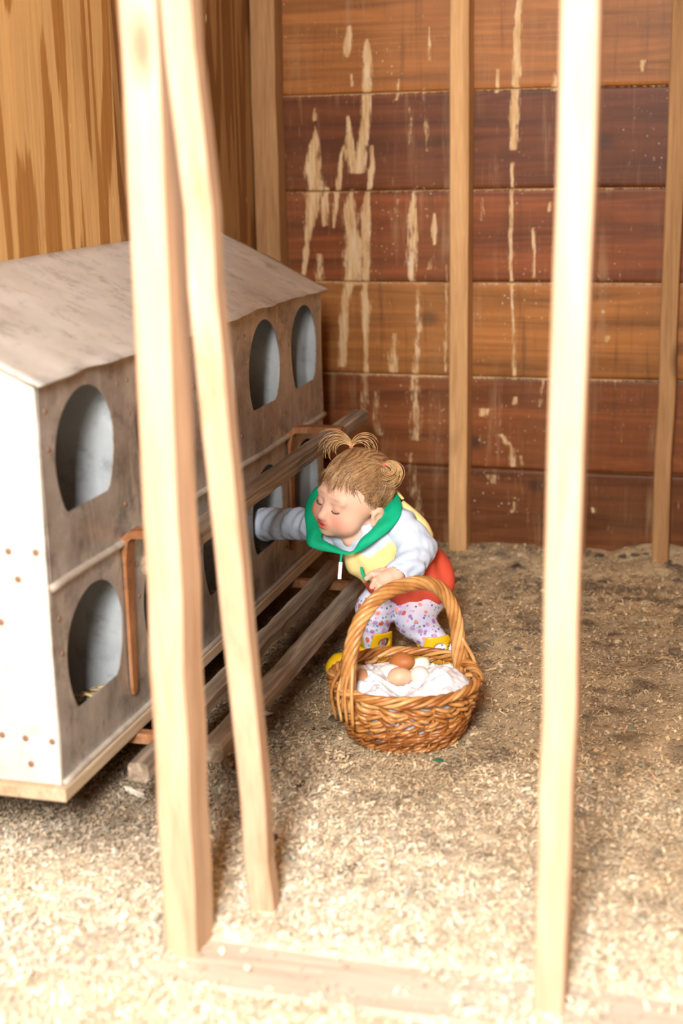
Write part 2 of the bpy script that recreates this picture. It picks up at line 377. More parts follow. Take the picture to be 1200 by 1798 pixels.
wstud(.42, .465, .085, M['stud'], seed=4); wstud(1.0, 1.045, .085, M['stud'], seed=5)

wl = empty('wall_left', (XL, 2.4, 0)); tag(wl, kind='structure')
part('plywood_sheet', box(XL-.02, XL, 1.0, 2.765, -.02, 2.42, .001), M['ply_a'], wl)
part('plywood_sheet', box(XL-.02, XL-.0005, 2.767, YW-.005, -.02, 2.42, .001), M['ply_b'], wl)
wr = part('wall_right', box(1.72, 1.76, -1.0, YW, -.02, 2.45), M['stud_dark']); tag(wr, kind='structure')
ce = part('ceiling', box(-1.6, 1.76, -1.0, YW+.05, 2.45, 2.49), M['stud_dark']); tag(ce, kind='structure')

# floor: trodden litter
def floor_z(P):
    P3 = np.column_stack([P[:, 0], P[:, 1], np.zeros(len(P))])
    z = -.010 + .010*vnoise(P3, 9, 2) + .008*(vnoise(P3, 30, 2)-.5)
    rough_ = sstep(2.6, 3.5, P[:, 1])*sstep(-.75, -.35, P[:, 0])
    z = z + rough_*(.020*(vnoise(P3, 22, 3)-.45)) + .035*sstep(3.45, 3.70, P[:, 1])*(.5+vnoise(P3, 7))
    z = z + .012*np.exp(-((P[:, 1]-1.78)/.10)**2)*vnoise(P3, 6)
    z = z + .016*sstep(1.565, 1.50, P[:, 1]) + .010*np.exp(-((P[:, 1]-1.67)/.035)**2)
    return z
def floor_col(P):
    P3 = np.column_stack([P[:, 0], P[:, 1], np.zeros(len(P))])
    X, Y = P[:, 0], P[:, 1]
    tan = np.array([.50, .375, .225]); pale = np.array([.78, .685, .53]); grey = np.array([.34, .26, .17]); dark = np.array([.13, .095, .062]); gold = np.array([.50, .32, .13])
    n1 = vnoise(P3, 4, 3); n2 = vnoise(P3, 14, 3); n3 = vnoise(P3, 55, 2)
    near_pale = sstep(2.5, 1.75, Y+.55*(n1-.5))*(1-.45*sstep(-.45, -.05, X)*sstep(1.5, 2.0, Y))  # paler towards the camera, less so on the right
    c = tan[None]*(1-near_pale[:, None])+pale[None]*near_pale[:, None]
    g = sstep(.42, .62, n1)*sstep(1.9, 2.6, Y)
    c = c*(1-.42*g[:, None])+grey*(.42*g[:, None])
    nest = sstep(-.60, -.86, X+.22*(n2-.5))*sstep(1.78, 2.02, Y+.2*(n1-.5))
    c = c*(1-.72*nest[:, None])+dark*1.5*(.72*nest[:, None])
    d = sstep(.62, .74, n2)*(.22+.45*sstep(1.9, 2.6, Y)); c = c*(1-d[:, None])+dark*d[:, None]
    gd = sstep(.58, .72, vnoise(P3+5, 8, 2))*.4*sstep(1.6, 1.3, Y+.0); c = c*(1-gd[:, None])+gold*gd[:, None]
    return np.clip(c*(.72+.56*n3)[:, None], 0, .9)
gx = np.concatenate([np.arange(-1.6, .35, .011), np.linspace(.37, 1.75, 18)]); gy = np.concatenate([np.linspace(-1, 1.1, 14), np.arange(1.12, 3.73, .011)])
GX, GY = np.meshgrid(gx, gy); P2 = np.column_stack([GX.ravel(), GY.ravel()]); nx = len(gx)
a = (np.arange(len(gy)-1)[:, None]*nx+np.arange(nx-1)[None]).ravel()
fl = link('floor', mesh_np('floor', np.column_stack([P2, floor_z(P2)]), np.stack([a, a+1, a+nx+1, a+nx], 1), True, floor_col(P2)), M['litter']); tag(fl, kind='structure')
# wood shavings and chaff lying on it: far too many to count
def scatter(n, xr, yr, lsize, wsize, lift):
    X = rng.uniform(*xr, n); Y = rng.uniform(*yr, n); P = np.column_stack([X, Y])
    keep = (X > -1.6) & (~((X < -1.05) & (Y > 2.35) & (Y < 3.3))) & (np.abs(X-(.02+.02*Y)) < 9)
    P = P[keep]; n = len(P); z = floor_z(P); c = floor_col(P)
    on = (P[:, 1] > 1.533) & (P[:, 1] < 1.647); z = np.where(on, np.maximum(z, .0075), z)
    drop = on & (rng.random(n) < (.35+.62*sstep(-.8, -.6, P[:, 0]))*sstep(.40, .62, vnoise(np.column_stack([P, z*0]), 7, 2))); P = P[~drop]; z = z[~drop]; c = c[~drop]; n = len(P)
    L = rng.gamma(3, lsize/3, n); W = rng.gamma(4, wsize/4, n); an = rng.uniform(0, 6.283, n); tl = rng.normal(0, .28, n); rl = rng.normal(0, .3, n); cu = rng.uniform(0, .35, n)*L
    dx = np.column_stack([np.cos(an)*np.cos(tl), np.sin(an)*np.cos(tl), np.sin(tl)])
    dy = np.column_stack([-np.sin(an)*np.cos(rl), np.cos(an)*np.cos(rl), np.sin(rl)])
    c0 = np.column_stack([P, z+.002+np.abs(rng.normal(0, lift, n))])
    V = np.zeros((n, 6, 3))
    for i, s in enumerate((-.5, 0, .5)):
        up = np.zeros((n, 3)); up[:, 2] = cu*(1-abs(s)*2)
        V[:, 2*i] = c0+dx*(L*s)[:, None]+dy*(W*.5)[:, None]+up; V[:, 2*i+1] = c0+dx*(L*s)[:, None]-dy*(W*.5)[:, None]+up
    b = np.arange(n)[:, None]*6
    F = np.concatenate([b+np.array([[0, 1, 3, 2]]), b+np.array([[2, 3, 5, 4]])])
    k = np.clip(rng.normal(1.08, .22, n), .5, 1.7)[:, None]; warm = rng.normal(0, .06, n)[:, None]
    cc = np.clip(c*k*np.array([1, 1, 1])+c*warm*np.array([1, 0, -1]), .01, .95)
    return V.reshape(-1, 3), F, np.repeat(cc, 6, axis=0)
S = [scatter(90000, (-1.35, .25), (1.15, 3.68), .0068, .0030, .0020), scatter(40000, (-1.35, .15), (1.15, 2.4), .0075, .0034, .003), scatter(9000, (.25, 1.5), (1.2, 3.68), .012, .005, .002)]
V = []; F = []; Cc = []; n = 0
for v, f, c in S: V.append(v); F.append(f+n); Cc.append(c); n += len(v)
sh = link('wood_shavings', mesh_np('wood_shavings', np.vstack(V), np.vstack(F), False, np.vstack(Cc)), M['chip'])
tag(sh, 'pale wood shavings and chaff strewn over the whole floor', 'shavings', kind='stuff')
# dirt clods trodden into the litter along the wall and by the perches
cl = []; 
base = bmesh.new(); bmesh.ops.create_icosphere(base, subdivisions=1, radius=1); bv = np.array([v.co[:] for v in base.verts]); bf = [tuple(v.index for v in f.verts) for f in base.faces]; base.free()
CV = []; CF = []; CC = []
def clod(x, y, s, col):
    z = floor_z(np.array([[x, y]]))[0]; v = bv*(1+rng.normal(0, .22, (len(bv), 1)))*np.array([s*rng.uniform(.8, 1.6), s*rng.uniform(.8, 1.4), s*.45])
    CF.extend([tuple(i+sum(len(q) for q in CV) for i in f) for f in bf]); CV.append(v+np.array([x, y, z+s*.2])); CC.append(np.tile(np.array(col)*rng.uniform(.6, 1.4), (len(bv), 1)))
for px, py, s in [(610,1524,.011),(622,1518,.009),(600,1530,.007),(1150,852,.013),(1163,862,.011),(1195,848,.014),(1070,1155,.010),(1085,1160,.008),(1060,1022,.014),(1040,1025,.011),(1190,1020,.015),(1180,1092,.010),(905,1000,.02),(880,985,.018),(850,975,.015),(1100,970,.016),(1060,965,.014),(1185,1005,.018),(1160,1030,.013),(930,980,.014),(985,990,.013),(745,1385,.007),(700,1358,.006),(1175,1455,.007),(960,1150,.008),(520,1385,.008),(580,1370,.007),(1090,1060,.011),(1120,1045,.012),(1030,1070,.009)]:
    p = onZ(px, py); clod(p[0], min(p[1], YW-.06), s*.75, (.13, .10, .07))
for _ in range(230):
    x, y = rng.uniform(-.78, .3), rng.uniform(2.75, 3.66); clod(x, y, rng.uniform(.004, .013), random.choice([(.36,.27,.17), (.18,.135,.09), (.46,.36,.23), (.25,.19,.125)]))
for _ in range(160):
    x, y = rng.uniform(-1.05, -.6), rng.uniform(1.85, 3.4); clod(x, y, rng.uniform(.003, .010), random.choice([(.16,.12,.08), (.09,.065,.045), (.3,.23,.15)]))
cc = link('dirt_clods', mesh_np('dirt_clods', np.vstack(CV), CF, False, np.vstack(CC)), M['litter']); tag(cc, 'small dark dirt clods and dried droppings scattered in the litter', 'clods', kind='stuff')

# ------------------------------------------------------------------ timber frame in the foreground
sb = part('sill_beam', beam((-1.6, 1.590, -.030), (1.70, 1.590, -.030), .11, .075, (0, 1, 0), 30, .004, .001, 9), M['sill'])
tag(sb, 'dusty timber sill lying on the floor under both foreground posts', 'beam')
p1 = part('framing_post', beam((-.672, 1.625, .006), (-.664, 1.625, 2.449), .046, .072, (1, 0, 0), 24, .003, .0007, 21), M['post'])
tag(p1, 'thicker pale timber post on the left, a leaning board fixed beside it', 'post')
p2 = part('framing_post', beam((-.176, 1.598, .006), (-.156, 1.598, 2.449), .039, .05, (1, 0, 0), 24, .003, .0007, 22), M['post'])
tag(p2, 'slim pale timber post standing alone on the right of the basket', 'post')
lb = part('leaning_board', beam((-.604, 1.752, -.004), (-.623, 1.552, 1.62), .036, .036, (1, 0, 0), 18, .003, .0012, 23), M['post'])
tag(lb, 'pale timber board leaning back from the left post to the floor', 'board')

# ------------------------------------------------------------------ metal nest box
XF, ZB, ZM, ZT, ZR = -.954, .12, .435, .735, .872
CEN = [1.98+.296*i for i in range(5)]; Y0, Y1 = CEN[0]-.148, CEN[4]+.148
nb = empty('nest_box', (-1.08, 2.57, 0)); tag(nb, 'grey galvanised poultry nest box with two rows of five arched holes', 'nest box')
def front_panel(z0, z1, xoff):
    """one sheet with five arched, flat-bottomed holes"""
    V = []; F = []
    hc = z0+.182
    for c in CEN:
        th = np.linspace(-math.pi*.5, math.pi*1.5, 49)[:-1]; H = []
        for t in th:
            z = math.sin(t); x = math.cos(t)*.104
            z = z*.098 if z > 0 else z*.128
            H.append((c+x, max(hc+z, z0+.097)))
        R = []
        for (y, z) in H:
            dy, dz = y-c, z-(z0+z1)/2
            k = min(.148/abs(dy) if dy else 9e9, ((z1-z0)/2)/abs(dz) if dz else 9e9); R.append((c+dy*k, (z0+z1)/2+dz*k))
        n = len(V); m = len(H)
        V += [(XF+xoff, y, z) for y, z in H]+[(XF+xoff, y, z) for y, z in R]
        for j in range(m): F.append((n+j, n+(j+1) % m, n+m+(j+1) % m, n+m+j))
        # corners
        for sy, sz in ((1, 1), (-1, 1), (1, -1), (-1, -1)):
            cy, cz = c+sy*.148, z1 if sz > 0 else z0
            best = min(range(m), key=lambda j: abs(R[j][0]-cy)+abs(R[j][1]-cz)+abs(R[(j+1) % m][0]-cy)+abs(R[(j+1) % m][1]-cz))
            V.append((XF+xoff, cy, cz)); F.append((n+m+best, n+m+(best+1) % m, len(V)-1))
    V = [(x-.0025*math.sin(y*4.1+z*3)*0+.0012*math.sin(y*9+z*21), y, z) for x, y, z in V]
    return V, F
for z0, z1, xo in ((ZM, ZT+.004, .001), (ZB, ZM-.003, -.001)):
    o = part('front_panel', front_panel(z0, z1, xo), M['front'], nb); fix_normals(o.data)
    md = o.modifiers.new('thickness', 'SOLIDIFY'); md.thickness = .0022; md.offset = 0
XB = XL+.008
def slab(name, y0, y1, mat):
    V = [(x, y, z) for y in (y0, y1) for x, z in ((XF-.001, ZB), (XF-.001, ZT), (XB, ZR), (XB, ZB))]
    return part(name, (V, [(0, 1, 2, 3), (7, 6, 5, 4), (0, 4, 5, 1), (1, 5, 6, 2), (2, 6, 7, 3), (3, 7, 4, 0)]), mat, nb)
slab('end_panel', Y0-.003, Y0, M['end']); slab('end_panel', Y1, Y1+.003, M['front'])
for i in range(1, 5):
    y = Y0+.296*i; slab('divider', y-.001, y+.001, M['inner'])
part('back_panel', box(XB-.003, XB, Y0, Y1, ZB, ZR), M['inner'], nb)
part('inner_liner', box(XF-.25, XF-.012, Y1-.004, Y1-.002, ZB+.005, ZT-.01), M['inner'], nb)
for z in (ZB+.002, ZM-.004): part('shelf', box(XB, XF-.002, Y0, Y1, z, z+.004), M['inner'], nb)
# roof sheet: slightly buckled, ragged at its far corner
ry = np.linspace(Y0-.022, Y1+.022, 70); rx = np.linspace(0, 1, 14); V = []
for i, y in enumerate(ry):
    for j, s in enumerate(rx):
        x = (XF+.016)+(XL+.001-XF-.016)*s; z = ZT+.006+(ZR+.004-ZT)*s
        z += .0018*math.sin(y*7.0)*(1-s)+.0010*math.sin(y*23+s*5)*(1-s)**2 + .0015*math.sin(y*5+s*7)
        yy = y
        if i == 69: yy += -.006*abs(math.sin(s*13))-.012*(abs(s-.62) < .06)
        if j == 0: x += .003*math.sin(y*31)+.0025*math.sin(y*53)
        V.append((x, yy, z))
F = [(i*14+j, i*14+j+1, (i+1)*14+j+1, (i+1)*14+j) for i in range(69) for j in range(13)]
o = part('roof', (V, F), M['roof'], nb, True); fix_normals(o.data); md = o.modifiers.new('thickness', 'SOLIDIFY'); md.thickness = .003
# middle lip, bottom lip, wooden base, feet
def lip(z, dx, h):
    P = []
    for y in np.linspace(Y0-.002, Y1+.004, 60): P.append((XF+dx*.5, y, z+.0012*math.sin(y*17)))
    return tube(P, h, 8)
part('middle_lip', lip(ZM, .008, .0065), M['lip'], nb, True)
part('bottom_lip', lip(ZB+.003, .008, .0055), M['lip'], nb, True)
part('base_board', box(XB+.002, XF+.012, Y0-.016, Y1+.01, ZB-.022, ZB-.001, .002), M['base'], nb)
for y in (Y0+.25, Y1-.20): part('foot', box(XB+.03, XB+.075, y, y+.06, -.012, ZB-.021, .002), M['stud_dark'], nb)
# rivets
rv_me = None
def rivet(p, axis, r=.0052):
    global rv_me
    if rv_me is None:
        bm = bmesh.new(); bmesh.ops.create_uvsphere(bm, u_segments=8, v_segments=4, radius=1.0); rv_me = bpy.data.meshes.new('rivet'); bm.to_mesh(rv_me); bm.free(); rv_me.materials.append(M['rivet'])
        rv_me.polygons.foreach_set('use_smooth', np.ones(len(rv_me.polygons), bool))
    o = bpy.data.objects.new('rivet', rv_me); COL.objects.link(o); o.parent = nb; o.matrix_parent_inverse = Matrix.Translation(-Vector(nb.location))
    o.location = Vector(p); o.scale = (r*.45 if axis == 'x' else r, r*.45 if axis == 'y' else r, r)
for c in CEN:
    for z0 in (ZB, ZM):
        for dy, dz in ((-.128, .262), (.128, .262), (.135, .06), (-.125, .205)):
            rivet((XF+.0022, c+dy, z0+dz), 'x', .0046)
for px, py in ((15,968),(63,970),(32,1017),(45,1296),(92,1302),(55,1341),(2,1092),(4,1290)):
    p = onY(px, py, Y0-.003); rivet((p[0], Y0-.004, p[2]), 'y', .0055)
# straw bedding in the cells (uncountable)
sv = []; sf = []; k = 0
for c in CEN:
    for z0 in (ZB+.006, ZM):
        for _ in range(90):
            x = rng.uniform(XF-.10, XF-.008); y = c+rng.uniform(-.13, .13); z = z0+.004+max(0, .075-abs(y-c)*.15)*rng.uniform(.2, 1)*.9
            a = rng.uniform(0, 6.28); L = rng.uniform(.015, .035); d = np.array([math.cos(a), math.sin(a), rng.normal(0, .3)])*L
            p = np.array([x, y, z]); q = np.clip(p+d, [-9, c-.14, z0], [XF-.006, c+.14, 9]); w_ = np.array([.0012, .0012, .0012])
            sv += [p-w_, p+w_, q+w_, q-w_]; sf.append((k, k+1, k+2, k+3)); k += 4
o = part('straw_bedding', (sv, sf), M['straw'], nb); o['kind'] = 'stuff'
# brackets: a flat strap hanging down the face, bent out at the top to carry the upper perch; a lower arm carries two more
def strap(y, z_top, z_bot):
    pts = [(-.0, z_bot), (.0, z_top-.012)]
    V = []; F = []
    prof = [(XF+.004, z_bot, .005), (XF+.0045, z_bot+.012, .009), (XF+.005, z_bot+.10, .011), (XF+.006, z_top-.05, .015), (XF+.008, z_top-.012, .017), (XF+.020, z_top-.002, .017), (XF+.06, z_top, .016), (XF+.128, z_top, .015)]
    n = len(prof)
    for i, (x, z, hw) in enumerate(prof):
        x2, z2, _ = prof[min(i+1, n-1)]; x1, z1, _ = prof[max(i-1, 0)]; tx, tz = x2-x1, z2-z1; l = math.hypot(tx, tz); nxx, nzz = tz/l, -tx/l
        for sgn in (1, -1):
            for dy in (-hw, hw): V.append((x+nxx*(.003 if i < 4 else .007)*sgn, y+dy, z+nzz*(.003 if i < 4 else .007)*sgn))
    for i in range(n-1):
        a = i*4; b = a+4
        F += [(a, a+1, b+1, b), (a+3, a+2, b+2, b+3), (a+1, a+3, b+3, b+1), (a+2, a, b, b+2)]
    F += [(0, 2, 3, 1), (n*4-4, n*4-3, n*4-1, n*4-2)]
    return V, F
for y in (2.105, 3.03):
    o = part('bracket', strap(y, .452, .165), M['rust'], nb); fix_normals(o.data)
    part('support_arm', box(XF-.12, XF+.205, y-.012, y+.012, .078, .0965, .002), M['rust'], nb)
part('perch', beam((-.853, 1.985, .432), (-.853, 3.300, .437), .036, .030, (1, 0, 0), 22, .004, .0008, 31), M['perch'], nb)
part('perch', beam((-.866, 1.915, .113), (-.866, 3.085, .113), .034, .032, (1, 0, 0), 22, .005, .0010, 32), M['perch'], nb)
part('perch', beam((-.778, 2.010, .113), (-.772, 2.975, .113), .040, .032, (1, 0, 0), 22, .006, .0012, 33), M['perch'], nb)
#__PART2__

# ------------------------------------------------------------------ wicker basket with cloth and eggs
BX, BY, BZ, RR = -.549, 2.423, .112, .134
bk = empty('egg_basket', (BX, BY, 0)); tag(bk, 'round brown wicker basket with twisted arch handle holding eggs on cloth', 'basket')
def willow(name, a, b, c_):
    t = NT(name, 0.34, spec=0.5)
    n = t.noise(t.coords((28, 28, 28)), 1, 4, .6, .5); r = t.info('Random')
    f = t.math('ADD', t.math('MULTIPLY', n, .75), t.math('MULTIPLY', r, .32))
    t.color(t.ramp(f, [(.28, a), (.52, b), (.80, c_)])); t.bump(t.noise(t.coords((120, 120, 120)), 1, 2), .15, .001); return t.m
M['willow'] = willow('varnished_willow', (.17, .055, .013), (.36, .130, .030), (.54, .25, .075))
M['willow_lt'] = willow('honey_willow', (.30, .120, .030), (.52, .245, .075), (.68, .40, .16))
def brad(z):                                     # basket radius over height
    s = np.clip(z/BZ, 0, 1); return .096+(RR-.096)*s**.62
def rod(dth, z0, z1, n_over, amp, r, ph, wig=0.0):
    P = []; N_ = 30
    for i in range(N_):
        s = i/(N_-1); th = ph+dth*s; z = z0+(z1-z0)*(s+wig*math.sin(s*6.28)*.05)
        rr = brad(np.array(z))+amp*math.sin(math.pi*n_over*s+.4)
        P.append((rr*math.cos(th), rr*math.sin(th), z))
    t = np.linspace(0, 1, N_); return tube(P, r*(1-.35*np.abs(2*t-1)**3), 6)
def ring_copies(name, VF, mat, n, off=0.0):
    me = mesh_np(name, VF[0], VF[1], True); me.materials.append(mat)
    for k in range(n):
        o = bpy.data.objects.new(name, me); COL.objects.link(o); o.parent = bk; o.rotation_euler = (rng.normal(0, .006), rng.normal(0, .006), off+2*math.pi*k/n+rng.normal(0, .035))
        o.location = (0, 0, rng.normal(0, .0014)); o.matrix_parent_inverse = Matrix.Identity(4)
NS = 26
def stake():
    P = [(brad(np.array(z))*1.0-.001, 0, z) for z in np.linspace(.003, BZ, 9)]; return tube(P, .0026, 6)
ring_copies('stake', stake(), M['willow'], NS, .05)
for q in range(3):
    ring_copies('willow_rod', rod(1.55, .004+.004*q, .060+.004*q, 9, .0042, .0036, q*.08, 1), M['willow'], 13, q*.16)
ring_copies('willow_rod', rod(1.35, .050, .090, 7, .0040, .0038, 0, -1), M['willow_lt'], 15, .21)
ring_copies('willow_rod', rod(-1.2, .062, .104, 6, .0060, .0042, 0, 1), M['willow'], 16, .1)
ring_copies('willow_rod', rod(-1.0, .072, .112, 5, .0075, .0044, 0, 1), M['willow_lt'], 14, .33)
for k in range(3):                               # foot ring
    P = [((.098+.004*math.cos(t*13+k*2.09))*math.cos(t), (.098+.004*math.cos(t*13+k*2.09))*math.sin(t), .006+.0035*math.sin(t*13+k*2.09)) for t in np.linspace(0, 2*math.pi, 160, endpoint=False)]
    o = part('foot_strand', tube(P, .0036, 6, closed=True), M['willow'], None, True); o.parent = bk
for k in range(5):                               # plaited border
    P = []
    for t in np.linspace(0, 2*math.pi, 240, endpoint=False):
        a = t*8+k*2*math.pi/5; P.append(((RR+.001+.0068*math.cos(a))*math.cos(t), (RR+.001+.0068*math.cos(a))*math.sin(t), BZ+.001+.0062*math.sin(a)+.0018*math.sin(t*3+k)))
    o = part('rim_strand', tube(P, .0042, 6, closed=True), M['willow'] if k % 2 else M['willow_lt'], None, True); o.parent = bk
part_ = part('basket_bottom', tube([(0, 0, .006), (0, 0, .010)], .094, 40), M['willow']); part_.parent = bk
# arch handle: seven rods twisted together, anchored at both ends inside the border
HA = math.radians(50); hd = np.array([math.cos(HA), math.sin(HA), 0]); hn = np.array([-math.sin(HA), math.cos(HA), 0])
def harch(s):
    a = math.pi*(1-s); x = -math.cos(math.pi*s); 
    return hd*(RR-.004)*np.sign(x)*abs(x)**.78 + np.array([0, 0, .075+.215*max(math.sin(math.pi*s), 0)**.72]) - hn*.004*math.sin(math.pi*s)
base_c = np.array([harch(s) for s in np.linspace(0, 1, 110)])
_, HT, HN, HB = frames(base_c)
for k in range(7):
    P = []
    for i, c in enumerate(base_c):
        s = i/109; a = s*2*math.pi*3.4+k*2*math.pi/7; rr = .0092*(1+.12*math.sin(s*9+k)) if .03 < s < .97 else .008
        P.append(c+rr*(math.cos(a)*HN[i]+math.sin(a)*HB[i]))
    o = part('handle_strand', tube(P, .0050, 6), M['willow_lt'], None, True); o.parent = bk
for s_, sg in ((0, 1), (1, -1)):                 # loose ends wrapped down into the border
    for k in range(4):
        c = harch(.10 if s_ == 0 else .90); e = harch(s_)*np.array([1.06, 1.06, 1])+np.array([0, 0, -.02])+hn*(k-1.5)*.018
        P = catmull([c+hn*.010*(k-1.5)*.6, (c+e)/2+hn*(k-1.5)*.012+hd*(-sg)*.012, e], 12)
        o = part('handle_strand', tube(P, np.linspace(.004, .003, 12), 6), M['willow_lt'], None, True); o.parent = bk

t = NT('white_muslin', .85, spec=.2); v = t.coords((1, 1, 1))
nz = t.noise(t.coords((900, 900, 900)), 1, 2); t.color(t.mix(.25, (.80, .81, .85), t.ramp(nz, [(.3, .8), (.7, 1.05)]), 'MULTIPLY')); t.bump(t.noise(t.coords((90, 90, 90)), 1, 4, .6, 1.0), .5, .004); M['cloth'] = t.m
NR, NTH = 46, 150; V = []
for i in range(NR):
    for j in range(NTH):
        th = 2*math.pi*j/NTH
        if i < 36:
            s = i/35; r = s*.121; V.append((r*math.cos(th), r*math.sin(th), 0))
        else:
            s = (i-35)/10; z = .098-.090*s; r = float(brad(np.array(z)))-.010; V.append((r*math.cos(th), r*math.sin(th), z))
V = np.array(V); top = np.arange(len(V)) < 36*NTH; P3 = V*np.array([1, 1, 0])
q = P3[:, :2]/.121; rad = np.linalg.norm(q, axis=1)
n_a = 1-np.abs(vnoise(P3+np.column_stack([vnoise(P3, 18)*.03, vnoise(P3+3, 18)*.03, 0*rad]), 26, 2)*2-1); n_b = 1-np.abs(vnoise(P3+9, 55, 2)*2-1)
h = .080+.022*n_a**2+.0045*n_b**2+.036*np.exp(-((q[:, 0]-.62)**2+(q[:, 1]-.25)**2)/.16)+.020*np.exp(-((q[:, 0]+.62)**2+(q[:, 1]-.1)**2)/.12)-.022*np.exp(-((q[:, 0]+.0)**2+(q[:, 1]-.25)**2)/.18)+.010*np.exp(-((q[:, 0]+.3)**2+(q[:, 1]+.6)**2)/.1)
h = h*(1-sstep(.86, 1.0, rad))+.098*sstep(.86, 1.0, rad)
V[top, 2] = h[top]
F = [(i*NTH+j, i*NTH+(j+1) % NTH, (i+1)*NTH+(j+1) % NTH, (i+1)*NTH+j) for i in range(NR-1) for j in range(NTH)]
V[:, 0] += BX; V[:, 1] += BY
cl_ = link('cloth', mesh_np('cloth', V, F, True), M['cloth']); tag(cl_, 'crumpled white muslin cloth lining the wicker basket', 'cloth')
bm = bmesh.new(); bmesh.ops.create_uvsphere(bm, u_segments=24, v_segments=16, radius=1.0)
for v_ in bm.verts:
    z = v_.co.z; k = 1-.13*z-.02*z*z; v_.co.x *= k; v_.co.y *= k; v_.co.z = z*1.30
EV = [tuple(v_.co) for v_ in bm.verts]; bm.verts.index_update(); EF = [tuple(v_.index for v_ in f.verts) for f in bm.faces]; bm.free()
def egg(px, py, zc, r, tiltdir, col, label):
    m_ = plain('eggshell', col, .5, .35, .06, 60); p = onZ(px, py, zc)
    o = link('egg', mesh_np('egg', np.array(EV)*r, EF, True), m_); o.location = Vector(p)
    o.rotation_euler = Vector(tiltdir).to_track_quat('Z', 'Y').to_euler(); tag(o, label, 'egg', 'eggs in the basket')
egg(707, 1164, .106, .0205, (.9, -.25, .25), (.42, .145, .040), 'dark brown egg lying highest at the back of the basket cloth')
egg(703, 1189, .094, .0190, (1, .1, .15), (.66, .42, .28), 'pale tan egg at the front of the egg cluster')
egg(738, 1186, .098, .0180, (.5, -.7, .35), (.80, .76, .70), 'plump white egg in front of the small greenish egg')
egg(737, 1170, .098, .0170, (.6, .3, .5), (.74, .76, .68), 'small greenish-white egg beside the dark brown egg')
egg(685, 1182, .095, .0180, (1, .3, .2), (.78, .74, .67), 'cream egg between the tan egg and the dark brown egg')
egg(634, 1192, .098, .0190, (.3, -1, .2), (.54, .27, .15), 'brown egg half covered by cloth near the left end of the handle')

# ------------------------------------------------------------------ small scraps on the floor
def scrap(name, px, py, pts, col, label, cat, h=.004):
    p = onZ(px, py); z = floor_z(np.array([p[:2]]))[0]+.006
    V = []; F = []; n = len(pts)
    for k in (0, 1):
        for x, y in pts: V.append((p[0]+x, p[1]+y, z+h*math.sin(x*400)*.5+h*.6+k*.0008))
    F = [tuple(range(n)), tuple(range(2*n-1, n-1, -1))]+[(i, (i+1) % n, n+(i+1) % n, n+i) for i in range(n)]
    o = part(name, (V, F), plain(name+'_colour', col, .8, .2, .2, 90)); tag(o, label, cat); return o
scrap('leaf_scrap', 768, 1337, [(-.009, 0), (-.004, .006), (.002, .003), (.010, .007), (.012, .001), (.004, -.003), (-.003, -.006)], (.02, .13, .065), 'tiny green leaf scrap on the litter in front of the basket', 'leaf')
scrap('feather', 236, 1400, [(-.026, .016), (-.014, .018), (0, .010), (.016, .004), (.026, -.010), (.018, -.010), (.010, -.005), (.002, -.008), (-.006, 0), (-.012, .002), (-.018, .010)], (.62, .56, .47), 'pale fluffy feather on the litter under the lower perches', 'feather', .008)
scrap('feather', 466, 1255, [(-.014, .008), (-.004, .016), (.010, .010), (.018, -.002), (.008, -.010), (-.008, -.006)], (.74, .70, .63), 'small whitish feather on the litter just right of the leaning board', 'feather', .006)

